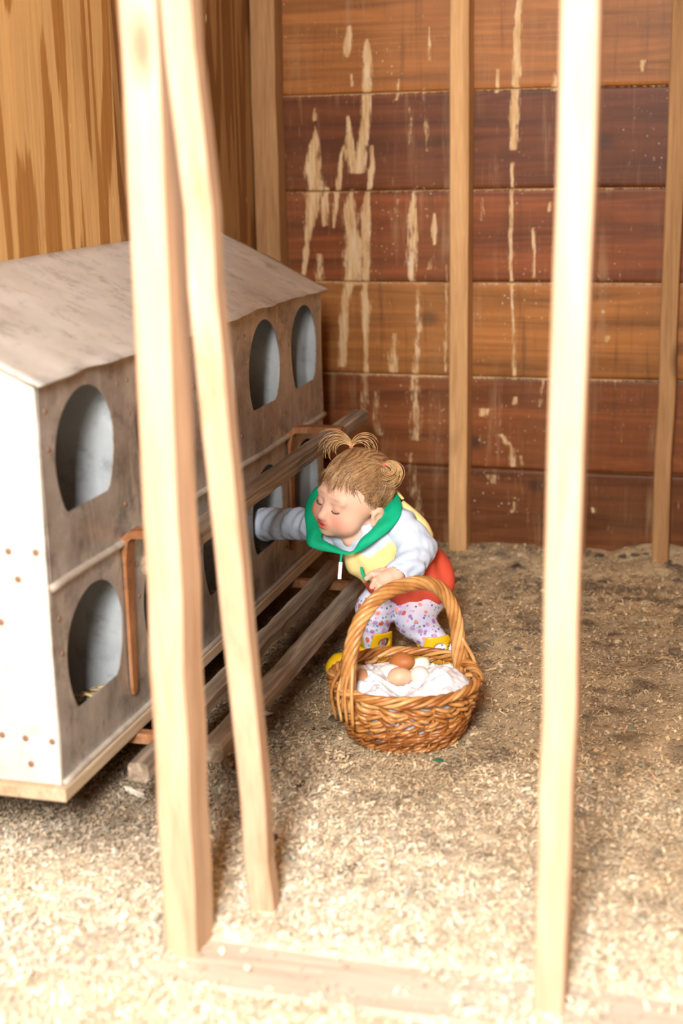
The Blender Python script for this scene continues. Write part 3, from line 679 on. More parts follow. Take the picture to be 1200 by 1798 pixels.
# ------------------------------------------------------------------ the child: fields are summed on a grid and skinned as one surface
class Field:
    def __init__(s, lo, hi, vox):
        s.lo = np.array(lo, np.float32); s.vox = vox; s.n = np.ceil((np.array(hi)-s.lo)/vox).astype(int)+1; s.F = np.full(tuple(s.n), .5, np.float32)
    def _sub(s, lo, hi, pad):
        a = np.clip(np.floor((np.array(lo)-pad-s.lo)/s.vox).astype(int), 0, s.n-1); b = np.clip(np.ceil((np.array(hi)+pad-s.lo)/s.vox).astype(int)+1, 1, s.n)
        g = [s.lo[i]+s.vox*np.arange(a[i], b[i], dtype=np.float32) for i in range(3)]
        X = np.stack(np.meshgrid(*g, indexing='ij'), -1); return tuple(slice(a[i], b[i]) for i in range(3)), X
    def put(s, fn, lo, hi, k, sub=False):
        sl, X = s._sub(lo, hi, max(k, .004)+3*s.vox)
        if X.size == 0: return
        d = fn(X.reshape(-1, 3)).reshape(X.shape[:3]).astype(np.float32); A = s.F[sl]
        if sub:
            d = -d; h = np.maximum(k-np.abs(A-d), 0)/k; s.F[sl] = np.maximum(A, d)+h*h*k*.25
        else:
            h = np.maximum(k-np.abs(A-d), 0)/k; s.F[sl] = np.minimum(A, d)-h*h*k*.25
    def cone(s, a, b, ra, rb, k=.012, sub=False):
        a = np.array(a, np.float32); b = np.array(b, np.float32); ab = b-a; L = float(ab@ab)+1e-12; r = max(ra, rb)
        def f(P):
            t = np.clip((P-a)@ab/L, 0, 1); return np.linalg.norm(P-a-t[:, None]*ab, axis=1)-(ra+(rb-ra)*t)
        s.put(f, np.minimum(a, b)-r, np.maximum(a, b)+r, k, sub)
    def chain(s, pts, rad, k=.012):
        for i in range(len(pts)-1): s.cone(pts[i], pts[i+1], rad[i], rad[i+1], k)
    def ell(s, c, ax, r, k=.012, sub=False):
        c = np.array(c, np.float32); A = np.array(ax, np.float32); r = np.array(r, np.float32)   # ax rows: local axes
        def f(P):
            q = (P-c)@A.T; k0 = np.linalg.norm(q/r, axis=1); k1 = np.linalg.norm(q/(r*r), axis=1)+1e-9; return k0*(k0-1)/k1
        e = np.sqrt(((A*r[:, None])**2).sum(0)); s.put(f, c-e, c+e, k, sub)
    def mesh(s, smooth=2):
        F = s.F; nx, ny, nz = F.shape; S = F < 0
        c = np.zeros((nx-1, ny-1, nz-1), np.int8)
        for i in (0, 1):
            for j in (0, 1):
                for k in (0, 1): c += S[i:nx-1+i, j:ny-1+j, k:nz-1+k]
        cells = np.argwhere((c > 0) & (c < 8)); idx = -np.ones(c.shape, np.int32); idx[tuple(cells.T)] = np.arange(len(cells))
        acc = np.zeros((len(cells), 3)); cnt = np.zeros(len(cells))
        for ax in range(3):
            o1, o2 = [q for q in range(3) if q != ax]
            for u in (0, 1):
                for v in (0, 1):
                    p = cells.copy(); p[:, o1] += u; p[:, o2] += v; q = p.copy(); q[:, ax] += 1
                    fa = F[tuple(p.T)]; fb = F[tuple(q.T)]; m = (fa < 0) != (fb < 0); t = fa[m]/(fa[m]-fb[m]); x = p[m].astype(float); x[:, ax] += t; acc[m] += x; cnt[m] += 1
        V = acc/cnt[:, None]; Q = []
        for ax in range(3):
            o1, o2 = (ax+1) % 3, (ax+2) % 3
            A = np.take(S, range(0, F.shape[ax]-1), ax); B = np.take(S, range(1, F.shape[ax]), ax); E_ = np.argwhere(A != B)
            E_ = E_[(E_[:, o1] > 0) & (E_[:, o2] > 0) & (E_[:, o1] < F.shape[o1]-1) & (E_[:, o2] < F.shape[o2]-1)]
            ins = S[tuple(E_.T)]; qs = []
            for u, v in ((1, 1), (0, 1), (0, 0), (1, 0)):
                p = E_.copy(); p[:, o1] -= u; p[:, o2] -= v; qs.append(idx[tuple(p.T)])
            q = np.stack(qs, 1); q[~ins] = q[~ins][:, ::-1]; Q.append(q)
        Q = np.vstack(Q)
        for _ in range(smooth):
            a2 = np.zeros_like(V); c2 = np.zeros(len(V))
            for i in range(4):
                u, v = Q[:, i], Q[:, (i+1) % 4]; np.add.at(a2, u, V[v]); np.add.at(c2, u, 1); np.add.at(a2, v, V[u]); np.add.at(c2, v, 1)
            V = V*.4+.6*a2/c2[:, None]
        return V*s.vox+s.lo, Q
BOOTS = dict(R=(onZ(682,1170), onZ(576,1193)), L=(onZ(802,1180), onZ(712,1200)))
def ankle(s, h=.055):
    a, b = BOOTS[s]; d = (b-a)/np.linalg.norm(b-a); return a+d*.032+np.array([0, 0, h])
person = empty('person', onZ(700, 1180)); person.location.z = 0
tag(person, 'crouching toddler in a light blue, yellow and red hooded top reaching into the nest box', 'person')
# head frame (left, forward, up) in world space
_r = np.array([.685, -.428, .590]); _u = np.array([.15, .875, .46]); _u /= np.linalg.norm(_u); _r -= _u*(_r@_u); _r /= np.linalg.norm(_r); _n = np.cross(_r, _u)
HL, HF, HU = ROT@_r, ROT@_n, ROT@_u; HAX = np.stack([HL, HF, HU]); HC = at(624, 868, 2.88); HS = .945
def hp(a, b, c): return HC+HS*(HL*a+HF*b+HU*c)
A = at
J = dict(pelvis=A(731,1007,3.00), belly=A(708,982,2.955), chest=A(668,950,2.925), neck=A(634,935,2.905),
         shL=A(702,924,2.880), elL=A(737,965,2.875), wrL=A(694,1010,2.815), shR=A(588,932,2.935), elR=A(527,920,3.00), wrR=A(470,921,3.08),
         hipR=A(692,1025,2.985), knR=A(658,1070,2.962), anR=ankle('R'), hipL=A(755,1030,3.005), knL=A(728,1088,2.958), anL=ankle('L'))
lo = np.minimum.reduce(list(J.values()))-.14; hi = np.maximum.reduce(list(J.values())+[hp(0, 0, .1)])+.14; lo[2] = -.01
B = Field(lo, hi, .002)
B.chain([J['pelvis'], J['belly'], J['chest'], J['neck']], [.056, .058, .052, .030], .03)
B.cone(J['neck'], hp(0, -.012, -.045), .031, .034, .02); B.cone(J['neck'], A(613,949,2.880), .029, .012, .02)
for s in 'LR':
    B.chain([J['sh'+s], J['el'+s], J['wr'+s]], [.027, .022, .016], .015); B.chain([J['hip'+s], J['kn'+s], J['an'+s]], [.038, .030, .022], .015)
E3 = lambda a, b, c, ra, rb, rc, k=.012, sub=False: B.ell(hp(a, b, c), HAX, (ra*HS, rb*HS, rc*HS), k, sub)
E3(0, -.008, .022, .069, .086, .076, .01)            # skull
E3(0, .036, -.018, .056, .050, .062, .02)            # face
E3(0, .052, -.052, .034, .030, .028, .02)            # jaw
E3(0, .070, -.068, .014, .013, .011, .012)           # chin
for sx in (1, -1):
    E3(.033*sx, .050, -.040, .028, .028, .026, .016)   # cheeks
    E3(.023*sx, .0835, -.0035, .0135, .010, .0075, .008, True)  # eye sockets
    E3(.0225*sx, .0735, -.0045, .0125, .0100, .0105, .004)    # lowered lids
    E3(.022*sx, .0745, .012, .018, .006, .006, .012)  # brow ridge
    E3(.066*sx, -.002, -.022, .005, .014, .019, .004)  # ear plate
    E3(.0715*sx, -.006, -.020, .006, .016, .021, .004)
    E3(.0755*sx, .002, -.022, .005, .008, .012, .004, True)
    E3(.069*sx, .004, -.038, .006, .007, .007, .004)
    E3(.0075*sx, .086, -.0325, .0058, .0065, .005, .004) # nostril wings
B.cone(hp(0, .079, -.004), hp(0, .092, -.027), .0062*HS, .0085*HS, .010)  # nose
E3(0, .0945, -.0290, .0080, .0075, .0068, .006)
E3(0, .078, -.047, .017, .012, .013, .012)          # mouth mound
E3(0, .0875, -.0455, .0115, .0058, .0036, .003); E3(0, .0875, -.0540, .0105, .0062, .0044, .003)  # lips, slightly open
E3(0, .0925, -.0495, .0075, .005, .0013, .002, True)
# left hand by the basket handle: palm, four curled fingers, thumb
W = J['wrL']; K = [A(664,1009,2.800), A(669,1014,2.795), A(676,1020,2.795), A(684,1025,2.800)]
pm = A(682,1014,2.805)
B.cone(W, pm, .0150, .0150, .008)
for kx in K: B.cone(pm, kx, .0105, .0072, .006)
TIPS = [[A(653,1008,2.800), A(644,1016,2.803)], [A(659,1019,2.787), A(653,1031,2.792)], [A(667,1029,2.785), A(661,1040,2.790)], [A(677,1034,2.788), A(671,1043,2.794)]]
for kx, (m_, t_) in zip(K, TIPS): B.chain([kx, m_, t_], [.0070, .0064, .0054], .0025)
B.chain([A(688,1006,2.815), A(672,1003,2.815), A(658,1005,2.822)], [.0085, .0075, .0060], .003)
# right hand inside the nest hole
W2 = A(470,921,3.08); Q2 = A(455,928,3.105); B.cone(W2, Q2, .015, .016, .008)
for k in range(4): B.chain([Q2, A(447-2*k,922+6*k,3.12), A(440-k,930+6*k,3.125)], [.009, .0066, .0055], .002)
B.chain([Q2, A(452,915,3.10), A(444,913,3.108)], [.009, .007, .006], .002)
V, F = B.mesh(2)
L = ((V-HC)@HAX.T)/HS
def blob(a, b, c, r): return np.exp(-(((L-np.array([a, b, c]))/np.array(r))**2).sum(1))
skin = np.tile(np.array([.80, .50, .37]), (len(V), 1))
def tint(wt, c): 
    global skin
    wt = np.clip(wt, 0, 1)[:, None]; skin = skin*(1-wt)+np.array(c)*wt
for sx in (1, -1): tint(.62*blob(.036*sx, .07, -.036, (.022, .04, .018)), (.80, .27, .20)); tint(.4*blob(.072*sx, 0, -.02, (.015, .02, .025)), (.80, .33, .24))
tint(.5*blob(0, .1, -.030, (.011, .015, .009)), (.82, .32, .25))
tint(1.35*blob(0, .09, -.0455, (.0145, .016, .0046)), (.60, .075, .07)); tint(1.35*blob(0, .09, -.0540, (.0125, .016, .0050)), (.66, .10, .09)); tint(1.1*blob(0, .088, -.0497, (.009, .012, .0016)), (.20, .03, .03))
for sx in (1, -1):
    tint(.55*blob(.023*sx, .085, .0155, (.015, .02, .0032)), (.42, .22, .12))
    tint(.35*blob(.023*sx, .08, -.003, (.014, .02, .009)), (.74, .36, .28))
dh = np.linalg.norm(V-np.array(TIPS[1][0]), axis=1); tint(.45*np.exp(-(dh/.035)**2), (.80, .36, .27))
for _, t_ in TIPS: tint(.5*np.exp(-(np.linalg.norm(V-t_, axis=1)/.006)**2), (.84, .42, .34))
M['skin'] = col_mat('skin', .5, .35, 400, .05, .12)
body = link('body', mesh_np('body', V, F, True, skin), M['skin'], person); body['label'] = 'fair skinned face, neck and hands'
M['lash'] = plain('lash', (.10, .045, .022), .6)
for sx in (1, -1):
    P = [hp(.0225*sx+.0115*math.cos(t), .0800+.0045*math.sin(t)-.002*abs(math.cos(t)), -.0085-.0040*math.sin(t)) for t in np.linspace(math.pi, 0, 11)]
    part('eyelash', tube(P, np.array([.0006]+[.0013]*9+[.0006]), 5), M['lash'], body, True)
M['nail'] = plain('nail', (.82, .50, .43), .3)

# leggings with a small flower print
t = NT('flower_print', .85, spec=.2); v = t.coords((1, 1, 1)); wv = t.noise(t.coords((60, 60, 60)), 1, 2)
base_ = t.mix(t.ramp(t.noise(t.coords((14, 14, 14)), 1, 2), [(.40, 0.), (.6, .7)]), (.72, .74, .90), (.55, .55, .84))
def blossom(sc, r0, r1, cols, off, base_, thr):
    mp = t.new('ShaderNodeMapping'); mp.inputs['Location'].default_value = off; t.l.new(v, mp.inputs['Vector'])
    vo = t.new('ShaderNodeTexVoronoi'); vo.inputs['Scale'].default_value = sc; vo.inputs['Randomness'].default_value = .8; t.l.new(mp.outputs[0], vo.inputs['Vector'])
    d = t.math('ADD', vo.outputs['Distance'], t.math('MULTIPLY', t.math('SUBTRACT', wv, .5), .25))
    sep = t.new('ShaderNodeSeparateColor'); t.l.new(vo.outputs['Color'], sep.inputs[0])
    pick = t.ramp(sep.outputs[0], [(i/len(cols), c) for i, c in enumerate(cols)], 'CONSTANT')
    on = t.ramp(sep.outputs[1], [(0., 1.), (thr, 0.)], 'CONSTANT')
    m = t.math('MULTIPLY', t.ramp(d, [(r0, 1.), (r1, 0.)]), on)
    out = t.mix(m, base_, pick); ctr = t.math('MULTIPLY', t.ramp(d, [(r0*.28, 1.), (r0*.45, 0.)]), on); return t.mix(ctr, out, (.62, .16, .12))
c_ = blossom(105, .24, .32, [(.12, .30, .25), (.20, .36, .36), (.10, .16, .26), (.22, .34, .26)], (3, 1, 2), base_, .80)
c_ = blossom(64, .34, .42, [(.78, .24, .20), (.80, .36, .30), (.40, .20, .55), (.66, .14, .10), (.52, .32, .62)], (0, 0, 0), c_, .85)
t.color(c_); M['print'] = t.m
G = Field(np.minimum.reduce([J[k] for k in ('hipR', 'anR', 'hipL', 'anL', 'knL', 'knR')])-.08, np.maximum.reduce([J['hipR'], J['hipL'], J['anL'], J['pelvis']])+.08, .003)
for s in 'LR': G.chain([J['pelvis'], J['hip'+s], J['kn'+s], J['an'+s]], [.058, .048, .037, .024], .015)
V, F = G.mesh(3); kk = V[:, 2]; V = V+.0012*np.sin(V@np.array([30, 20, 260.]))[:, None]*np.array([.5, -.7, 0])
link('leggings', mesh_np('leggings', V, F, True), M['print'], person)['label'] = 'white leggings with a small flower print'

# yellow rubber boots with pull-handle holes
t = NT('yellow_rubber', .28, spec=.5); t.color(t.mix(.15, (.86, .52, .012), t.noise(t.coords((20, 20, 20)), 1, 2), 'MULTIPLY')); M['boot'] = t.m
M['sole'] = plain('boot_sole', (.70, .40, .02), .6)
def boot(heel, toe, ank, knee, lab):
    heel, toe, ank = map(np.array, (heel, toe, ank)); d = toe-heel; d[2] = 0; d /= np.linalg.norm(d); side = np.array([-d[1], d[0], 0]); up = np.array([0, 0, 1.])
    if side@camdir(0, 0, 1) < 0: side = -side
    f = Field(np.minimum(heel, toe)-.06, np.maximum(heel, toe)+np.array([.06, .06, .12]), .002)
    up = np.array([0, 0, 1.]); h = heel+d*.026; tt = toe-d*.028
    f.cone(h+up*.026, tt+up*.022, .030, .027, .01); f.cone(tt+up*.020, tt+d*.010+up*.018, .028, .019, .01)
    ctr = h+d*.006; rim = ank+(knee-ank)*((.095-ank[2])/(knee[2]-ank[2])); rim[2] = 0; rim = rim*.8+np.array([ank[0], ank[1], 0])*.2
    f.cone(ctr+up*.03, rim+up*.100, .034, .042, .008)
    f.cone(ctr+up*.045, rim+up*.100, .028, .0365, .003, True); f.cone(rim+up*.100, rim+up*.16, .0365, .042, .003, True)      # hollow shaft
    def cut(P):                                                    # rim low at front and back, two raised pull handles at the sides
        r_ = P-rim; sd_ = np.abs(r_@side); fw = np.abs(r_@d); q = sd_/np.sqrt(sd_**2+fw**2+1e-9); return (.056+.036*sstep(.62, .86, q))-P[:, 2]
    f.put(cut, np.minimum(heel, toe)-.06, np.maximum(heel, toe)+np.array([.06, .06, .2]), .003, True)
    for sg in (1, -1): f.ell(rim+up*.069+side*.038*sg-d*.002, np.stack([d, side, up]), (.0135, .02, .0092), .003, True)
    f.put(lambda P: P[:, 2]-.002, [-9, -9, -9], [9, 9, .012], .002, True)
    V, F = f.mesh(2); o = link('boot', mesh_np('boot', V, F, True), M['boot'], person); o['label'] = lab
    s = f; part('boot_sole', join([tube([h+up*.002, h+up*.008], .030, 20), tube([tt+up*.002, tt+up*.008], .028, 20)]), M['sole'], o)
    return o
boot(*BOOTS['R'], J['anR'], J['knR'], 'yellow rubber boot nearer the nest box')
boot(*BOOTS['L'], J['anL'], J['knL'], 'yellow rubber boot behind the basket')

# hooded top: body in three bands, sleeves and hood as pieces
SKY, YEL, RED, GRN = np.array([.55, .645, .79]), np.array([.86, .70, .30]), np.array([.74, .105, .058]), np.array([.0, .39, .20])
M['top'] = col_mat('cotton_top', .85, .15, 240, .15); 
T = Field(np.minimum.reduce([J[k] for k in ('pelvis', 'belly', 'chest', 'neck', 'hipR', 'shR')])-.13, np.maximum.reduce([J[k] for k in ('pelvis', 'belly', 'chest', 'neck', 'hipL', 'shL')])+.13, .003)
T.chain([J['pelvis'], J['belly'], J['chest']], [.063, .067, .062], .03); T.cone(J['chest'], J['neck'], .062, .045, .03)
T.cone(J['pelvis'], A(740,1010,3.01), .060, .056, .03)
T.cone(A(708,1018,2.975), A(748,1022,2.985), .056, .056, .025)     # loose hem over the thighs
T.cone(A(636,985,2.90), A(676,1010,2.925), .034, .044, .03)        # front hanging loose
T.cone(J['shL'], J['chest'], .036, .05, .02); T.cone(J['shR'], J['chest'], .036, .05, .02)
T.cone(J['neck']*.4+hp(0, -.012, -.05)*.6, hp(0, -.01, 0), .040, .05, .008, True)
T.cone(A(617,936,2.83), A(607,958,2.815), .026, .006, .004, True); T.cone(A(617,936,2.86), A(609,955,2.845), .022, .005, .004, True)
V, F = T.mesh(3)
me = mesh_np('hooded_top', V, F, True); Nn = normals(me)
fold = .0035*np.sin(V@camdir(60, 95, 20)+4*vnoise(V, 14)) * sstep(.0, 1, vnoise(V, 11)) + .0028*np.sin(V@camdir(150, 40, 0)+6*vnoise(V+3, 10))
V2 = V+Nn*fold[:, None]; me.vertices.foreach_set('co', V2.astype(np.float32).ravel()); me.update()
dirb = camdir(.61, -.79, .0); rel = V-A(654,925,2.93); sdist = rel@dirb
wv = (vnoise(V, 25)-.5)*.006; frontness = sstep(.035, .065, rel@camdir(0, 0, 1))*sstep(-.045, .0, rel@camdir(1, 0, 0))
colr = np.where((sdist+wv > .080)[:, None], RED, np.where((sdist+wv > .013+.032*frontness)[:, None], YEL, SKY))
set_col(me, colr)
top = link('hooded_top', me, M['top'], person); top['label'] = 'light blue, yellow and red hooded top'
def sleeve(pts, rad, lab, cuff):
    f = Field(np.minimum.reduce(pts)-.07, np.maximum.reduce(pts)+.07, .0025); f.chain(pts, rad, .018)
    e, d = cuff; d = np.array(d)/np.linalg.norm(d); f.cone(e-d*.012, e+d*.05, rad[-1]-.009, rad[-1]+.002, .002, True)
    V, F = f.mesh(3); me = mesh_np('sleeve', V, F, True); N_ = normals(me); s = np.zeros(len(V))
    ax = pts[-1]-pts[0]; ax = ax/np.linalg.norm(ax)
    fo = .0014*np.sin(V@ax*120+9*vnoise(V, 20))+.0022*(vnoise(V, 60, 2)-.5)*2+.0014*np.sin(V@ax*260+V@camdir(80, 60, 0)+5*vnoise(V+5, 16)); me.vertices.foreach_set('co', (V+N_*fo[:, None]).astype(np.float32).ravel()); me.update()
    set_col(me, np.tile(SKY, (len(V), 1))); o = link('sleeve', me, M['top'], top); o['label'] = lab; return o
pL = [J['shL'], A(718,943,2.872), J['elL'], A(720,990,2.842), A(702,1006,2.822)]
sleeve(pL, [.038, .032, .031, .029, .026], 'light blue sleeve bent above the basket', (pL[-1], pL[-1]-pL[-2]))
pR = [J['shR'], A(558,922,2.965), A(520,920,3.01), A(490,920,3.05), A(472,920,3.075), A(463,921,3.09)]
sleeve(pR, [.040, .034, .030, .029, .032, .031], 'light blue sleeve reaching into a nest hole', (pR[-1], pR[-1]-pR[-2]))
M['seam'] = plain('cuff_seam', (.34, .40, .52), .9)
c = A(490,920,3.05); ax = pR[4]-pR[2]; ax /= np.linalg.norm(ax); u1 = np.cross(ax, [0, 0, 1.]); u1 /= np.linalg.norm(u1); u2 = np.cross(ax, u1)
part('cuff_seam', tube([c+.0305*(math.cos(a)*u1+math.sin(a)*u2) for a in np.linspace(0, 6.283, 30, endpoint=False)], .0011, 5, closed=True), M['seam'], top, True)
# hood lying open round the neck: green lining, a broad draped band
t = NT('green_lining', .7, spec=.25); t.color(t.mix(.3, tuple(GRN), t.ramp(t.noise(t.coords((30, 30, 30)), 1, 3), [(.3, .75), (.7, 1.2)]), 'MULTIPLY')); M['green'] = t.m
band = [ # outer px, outer depth, inner px, inner depth (going round from behind the head, left side first)
 ((618,846),2.985,(622,862),2.965), ((585,846),2.985,(598,862),2.965), ((560,853),2.968,(577,866),2.945), ((543,872),2.945,(566,884),2.925), ((535,900),2.905,(567,906),2.90),
 ((538,930),2.870,(568,926),2.875), ((540,956),2.845,(565,944),2.858), ((560,966),2.838,(576,953),2.850), ((583,970),2.835,(592,961),2.845), ((603,974),2.834,(605,968),2.840),
 ((620,972),2.834,(621,968),2.838), ((636,967),2.834,(635,946),2.842), ((660,950),2.832,(650,933),2.845), ((685,931),2.832,(662,918),2.852), ((703,908),2.842,(668,902),2.868), ((706,886),2.870,(672,884),2.895),
 ((697,866),2.905,(672,868),2.925), ((680,852),2.94,(662,858),2.95), ((650,844),2.975,(642,856),2.96), ((618,846),2.985,(622,862),2.965)]
O = catmull([A(*o, d) for o, d, _, _ in band], 120); I = catmull([A(*i, d) for _, _, i, d in band], 120)
V = []; NK = 7
for i in range(120):
    nrm = camdir(0, .35, 1)
    for k in range(NK):
        s = k/(NK-1); bul = .010*math.sin(math.pi*s)+.0025*math.sin(i*.55+s*3)*math.sin(math.pi*s); V.append(O[i]*(1-s)+I[i]*s+nrm*bul*min(1, np.linalg.norm(O[i]-I[i])/.03))
F = [(i*NK+k, i*NK+k+1, ((i+1))*NK+k+1, ((i+1))*NK+k) for i in range(119) for k in range(NK-1)]
o = part('hood', (V, F), M['green'], top, True); fix_normals(o.data); o['label'] = 'green lined hood lying open round the neck'
md = o.modifiers.new('cloth', 'SOLIDIFY'); md.thickness = .004; md.offset = 0
md = o.modifiers.new('soft', 'SUBSURF'); md.levels = 1; md.render_levels = 1
M['zip'] = plain('white_pull', (.85, .84, .82), .5)
part('zip_cord', beam(A(600,972,2.826), A(598.5,987,2.822), .0045, .003, camdir(1, 0, 0), 4, .0008, .0001), M['green'], top)
part('zip_pull', beam(A(598.5,987,2.822), A(596.5,1017,2.818), .0075, .004, camdir(1, 0, 0), 4, .001, .0001), M['zip'], top)
P = catmull([A(635,996,2.846), A(636.5,1006,2.842), A(641,1015,2.842), A(649,1022,2.846)], 10); part('pocket_zip', tube(P, .0034, 6, flat=.5), M['green'], top, True)
M['yellow'] = plain('yellow_cotton', tuple(YEL), .85, .2, .1, 50)
P = catmull([A(692,858,2.925), A(701,868,2.915), A(708,876,2.905)], 8); part('hood_trim', tube(P, np.linspace(.005, .0035, 8), 8, flat=.6), M['yellow'], top, True)
P = catmull([A(704,884,2.915), A(724,902,2.915), A(742,922,2.925), A(751,944,2.940)], 14); part('back_trim', tube(P, np.linspace(.011, .018, 14), 10, flat=.8), M['yellow'], top, True)

# hair: a fitted cap plus combed strands, bangs, two tied pigtails
t = NT('fair_hair', .38, spec=.45); r_ = t.info('Random'); n_ = t.noise(t.coords((55, 55, 55)), 1, 4, .7)
a_ = t.attr(); t.color(t.mix(.8, a_, t.ramp(n_, [(.3, .62), (.7, 1.3)]), 'MULTIPLY')); M['hair'] = t.m
H = Field(HC-.12, HC+.12, .002)
H.ell(hp(0, -.010, .024), HAX, (.0700*HS, .0870*HS, .0770*HS), .004)
V, F = H.mesh(2); L = ((V-HC)@HAX.T)/HS
nse = (vnoise(V, 70, 2)-.5)
edge = L[:, 2]-np.interp(L[:, 1], [-.09, -.05, -.02, .0, .02, .04, .055, .075, .09], [-.045, -.048, -.030, .004, .008, .034, .050, .060, .064])+nse*.010
keep = edge > 0; fk = keep[F].all(1); used = np.unique(F[fk]); mp = -np.ones(len(V), int); mp[used] = np.arange(len(used))
V = V[used]; F = mp[F[fk]]; L = L[used]
PT = {1: np.array([.043, -.022, .083]), -1: np.array([-.037, -.004, .093])}
ang = np.arctan2(L[:, 0], L[:, 2]-.0); str_ = .5+.5*np.sin(ang*60+8*vnoise(V, 40)); hc_ = np.array([.18, .082, .034]); hl = np.array([.64, .41, .195])
cap = mesh_np('hair', V, F, True, hc_+(hl-hc_)*(str_*.45)[:, None]); 
hair = link('hair', cap, M['hair'], person); hair['label'] = 'fair brown hair combed into two pigtails'; md = hair.modifiers.new('thick', 'SOLIDIFY'); md.thickness = .003; md.offset = -.5
def surf(p, lift=.0):                             # push a head-local point onto the hair cap
    c = np.array([0, -.010, .024]); r = np.array([.0708, .0878, .0778])+lift; q = (p-c)/r; return c+q/np.linalg.norm(q)*r
SV, SF, SC = [], [], []; ns = 0
def strand(P, r0, r1, col, sides=4):
    global ns
    r = np.linspace(r0, r1, len(P)); v, f = tube(P, r, sides, flat=.6); SV.append(v); SF.extend([tuple(i+ns for i in q) for q in f]); ns += len(v); SC.append(np.tile(col, (len(v), 1)))
def hcol(th=None):
    k = rng.random()**1.5
    if th is not None: k = .45*k+.55*float(vnoise(np.array([[math.cos(th)*5+9, math.sin(th)*5+9, 3.]]), 1.6, 2)[0]>.52)*rng.uniform(.5, 1)
    return (hc_+(hl-hc_)*k)*rng.uniform(.8, 1.15)
for k in range(900):                              # combed from the hairline to the nearer tie
    th = rng.uniform(0, 2*math.pi); b = .085*math.cos(th)
    zed = np.interp(b, [-.09, -.05, -.02, .0, .02, .04, .06, .09], [-.042, -.044, -.026, .006, .012, .036, .054, .066])+rng.normal(0, .006)+rng.random()**2*.05
    st = surf(np.array([.07*math.sin(th), b-.008, zed])); sd = 1 if st[0] > -.002+rng.normal(0, .004) else -1
    en = surf(PT[sd]); md_ = surf((st*.5+en*.5)+np.array([0, -.012, .012])+rng.normal(0, .004, 3)); lf = rng.uniform(0, .0022)
    P = catmull([st, surf(st*.7+md_*.3, lf), surf(md_, lf), surf(md_*.4+en*.6, lf), en], 9)
    P = np.array([surf(p, lf) for p in P]); strand([hp(*p) for p in P], .0004, .0008, hcol(th))
for k in range(170):                              # bangs swept over the forehead
    a0 = rng.uniform(-.045, .055); top_ = surf(np.array([a0*.8, .035+rng.normal(0, .008), .085])); 
    e_ = np.array([a0*1.05+rng.normal(.002, .005)-.004, .083-abs(a0)*.55, .021+rng.normal(0, .009)+max(0, abs(a0)-.02)*.7])
    m1 = surf(np.array([a0, .066, .066]), .002); P = catmull([top_, m1, e_*.45+m1*.55+np.array([0, .006, 0]), e_+np.array([0, .0015, 0])], 9); strand([hp(*p) for p in P], .0008, .0003, hcol()*1.08)
for k in range(70):                               # temple hair in front of the ears
    sd = 1 if rng.random() < .7 else -1; b = rng.uniform(.004, .040)
    p0 = surf(np.array([sd*.055, b-.004, .065])); p1 = surf(np.array([sd*.066, b+.004, .028]), .001); p2 = surf(np.array([sd*.068, b*.8+.006, -.004+rng.normal(0, .010)]), .0005)
    strand([hp(*p) for p in catmull([p0, (p0+p1)/2, p1, p2], 8)], .0008, .0003, hcol())
for k in range(110):                              # wisps over the ear and nape
    b = rng.uniform(-.075, .012); sd = 1 if rng.random() < .75 else -1
    p0 = surf(np.array([sd*.06, b, .02+rng.normal(0, .012)])); p1 = surf(np.array([sd*.068, b-.008, -.022])); p1[0] += sd*.002
    p2 = np.array([sd*(.052+rng.normal(.004, .006)), b-.012+rng.normal(0, .008), -.055-.022*rng.random()*(b < -.02)]); p2 = p2 if b < -.018 else p1*.6+p0*.4
    P = catmull([p0, (p0+p1)/2+np.array([sd*.002, 0, 0]), p1, p2], 8); strand([hp(*p) for p in P], .0009, .0004, hcol()*1.05)
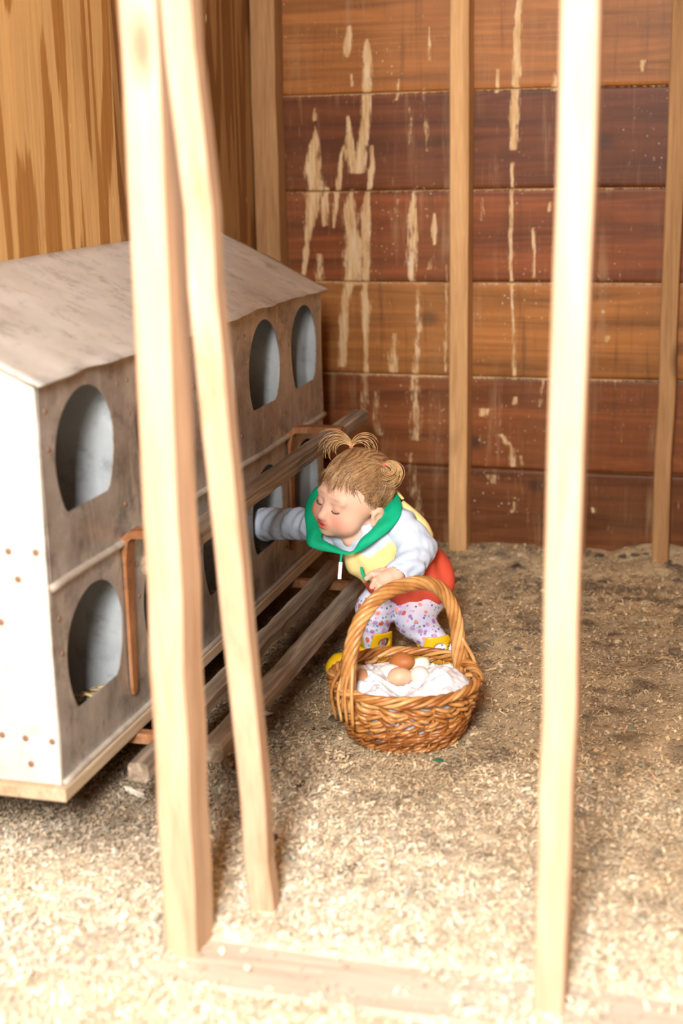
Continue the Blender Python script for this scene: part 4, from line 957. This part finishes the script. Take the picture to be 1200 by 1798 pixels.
o = link('hair_strands', mesh_np('hair_strands', np.vstack(SV), SF, True, np.vstack(SC)), M['hair'], hair); o['kind'] = 'stuff'
M['tie'] = plain('pink_tie', (.80, .12, .15), .5)
def pigtail(c, dirs, n, lens, curl, lab):
    global SV, SF, SC, ns
    SV, SF, SC, ns = [], [], [], 0
    for k in range(n):
        th, L_, tot = dirs(), lens(), curl(); dz = rng.normal(.05, .18); P = [c.copy()]; pos = c.copy()
        if callable(tot): tot = tot(th)
        for i in range(14):
            v = camdir(math.cos(th), math.sin(th), dz); pos = pos+v*L_/14; P.append(pos.copy()); th += tot/14
        strand(P, .0014, .0005, (hc_*.4+hl*.6)*rng.uniform(.8, 1.35)+np.array([.05, .03, .0]))
    o = link('pigtail', mesh_np('pigtail', np.vstack(SV), SF, True, np.vstack(SC)), M['hair'], hair); o['label'] = lab
    return o
tR = hp(*(surf(PT[-1])*1.03)); tL = hp(*(surf(PT[1])*1.03))
pigtail(tR, lambda: 1.75+rng.normal(0, .38), 52, lambda: rng.uniform(.045, .090), lambda: (lambda th: (1 if th > 1.5+rng.normal(0, .15) else -1)*rng.uniform(1.8, 3.6)), 'fountain-like pigtail on the crown')
pigtail(tL, lambda: rng.normal(.45, .25), 80, lambda: rng.uniform(.055, .088), lambda: -rng.uniform(3.2, 5.6), 'curled pigtail at the back of the head')
for c, d in ((tR, camdir(0, 1, .1)), (tL, camdir(1, .7, .1))):
    d = d/np.linalg.norm(d); u1 = np.cross(d, camdir(0, 0, 1)); u1 /= np.linalg.norm(u1); u2 = np.cross(d, u1)
    part('hair_tie', tube([c+d*.001+.0032*(math.cos(a)*u1+math.sin(a)*u2) for a in np.linspace(0, 6.283, 16, endpoint=False)], .0019, 6, closed=True), M['tie'], hair, True)
    tv, tf = tube([c-d*.012, c-d*.004, c+d*.002], [.007, .004, .0028], 10); link('hair_tuft', mesh_np('hair_tuft', tv, tf, True, np.tile(hc_*.6+hl*.4, (len(tv), 1))), M['hair'], hair)
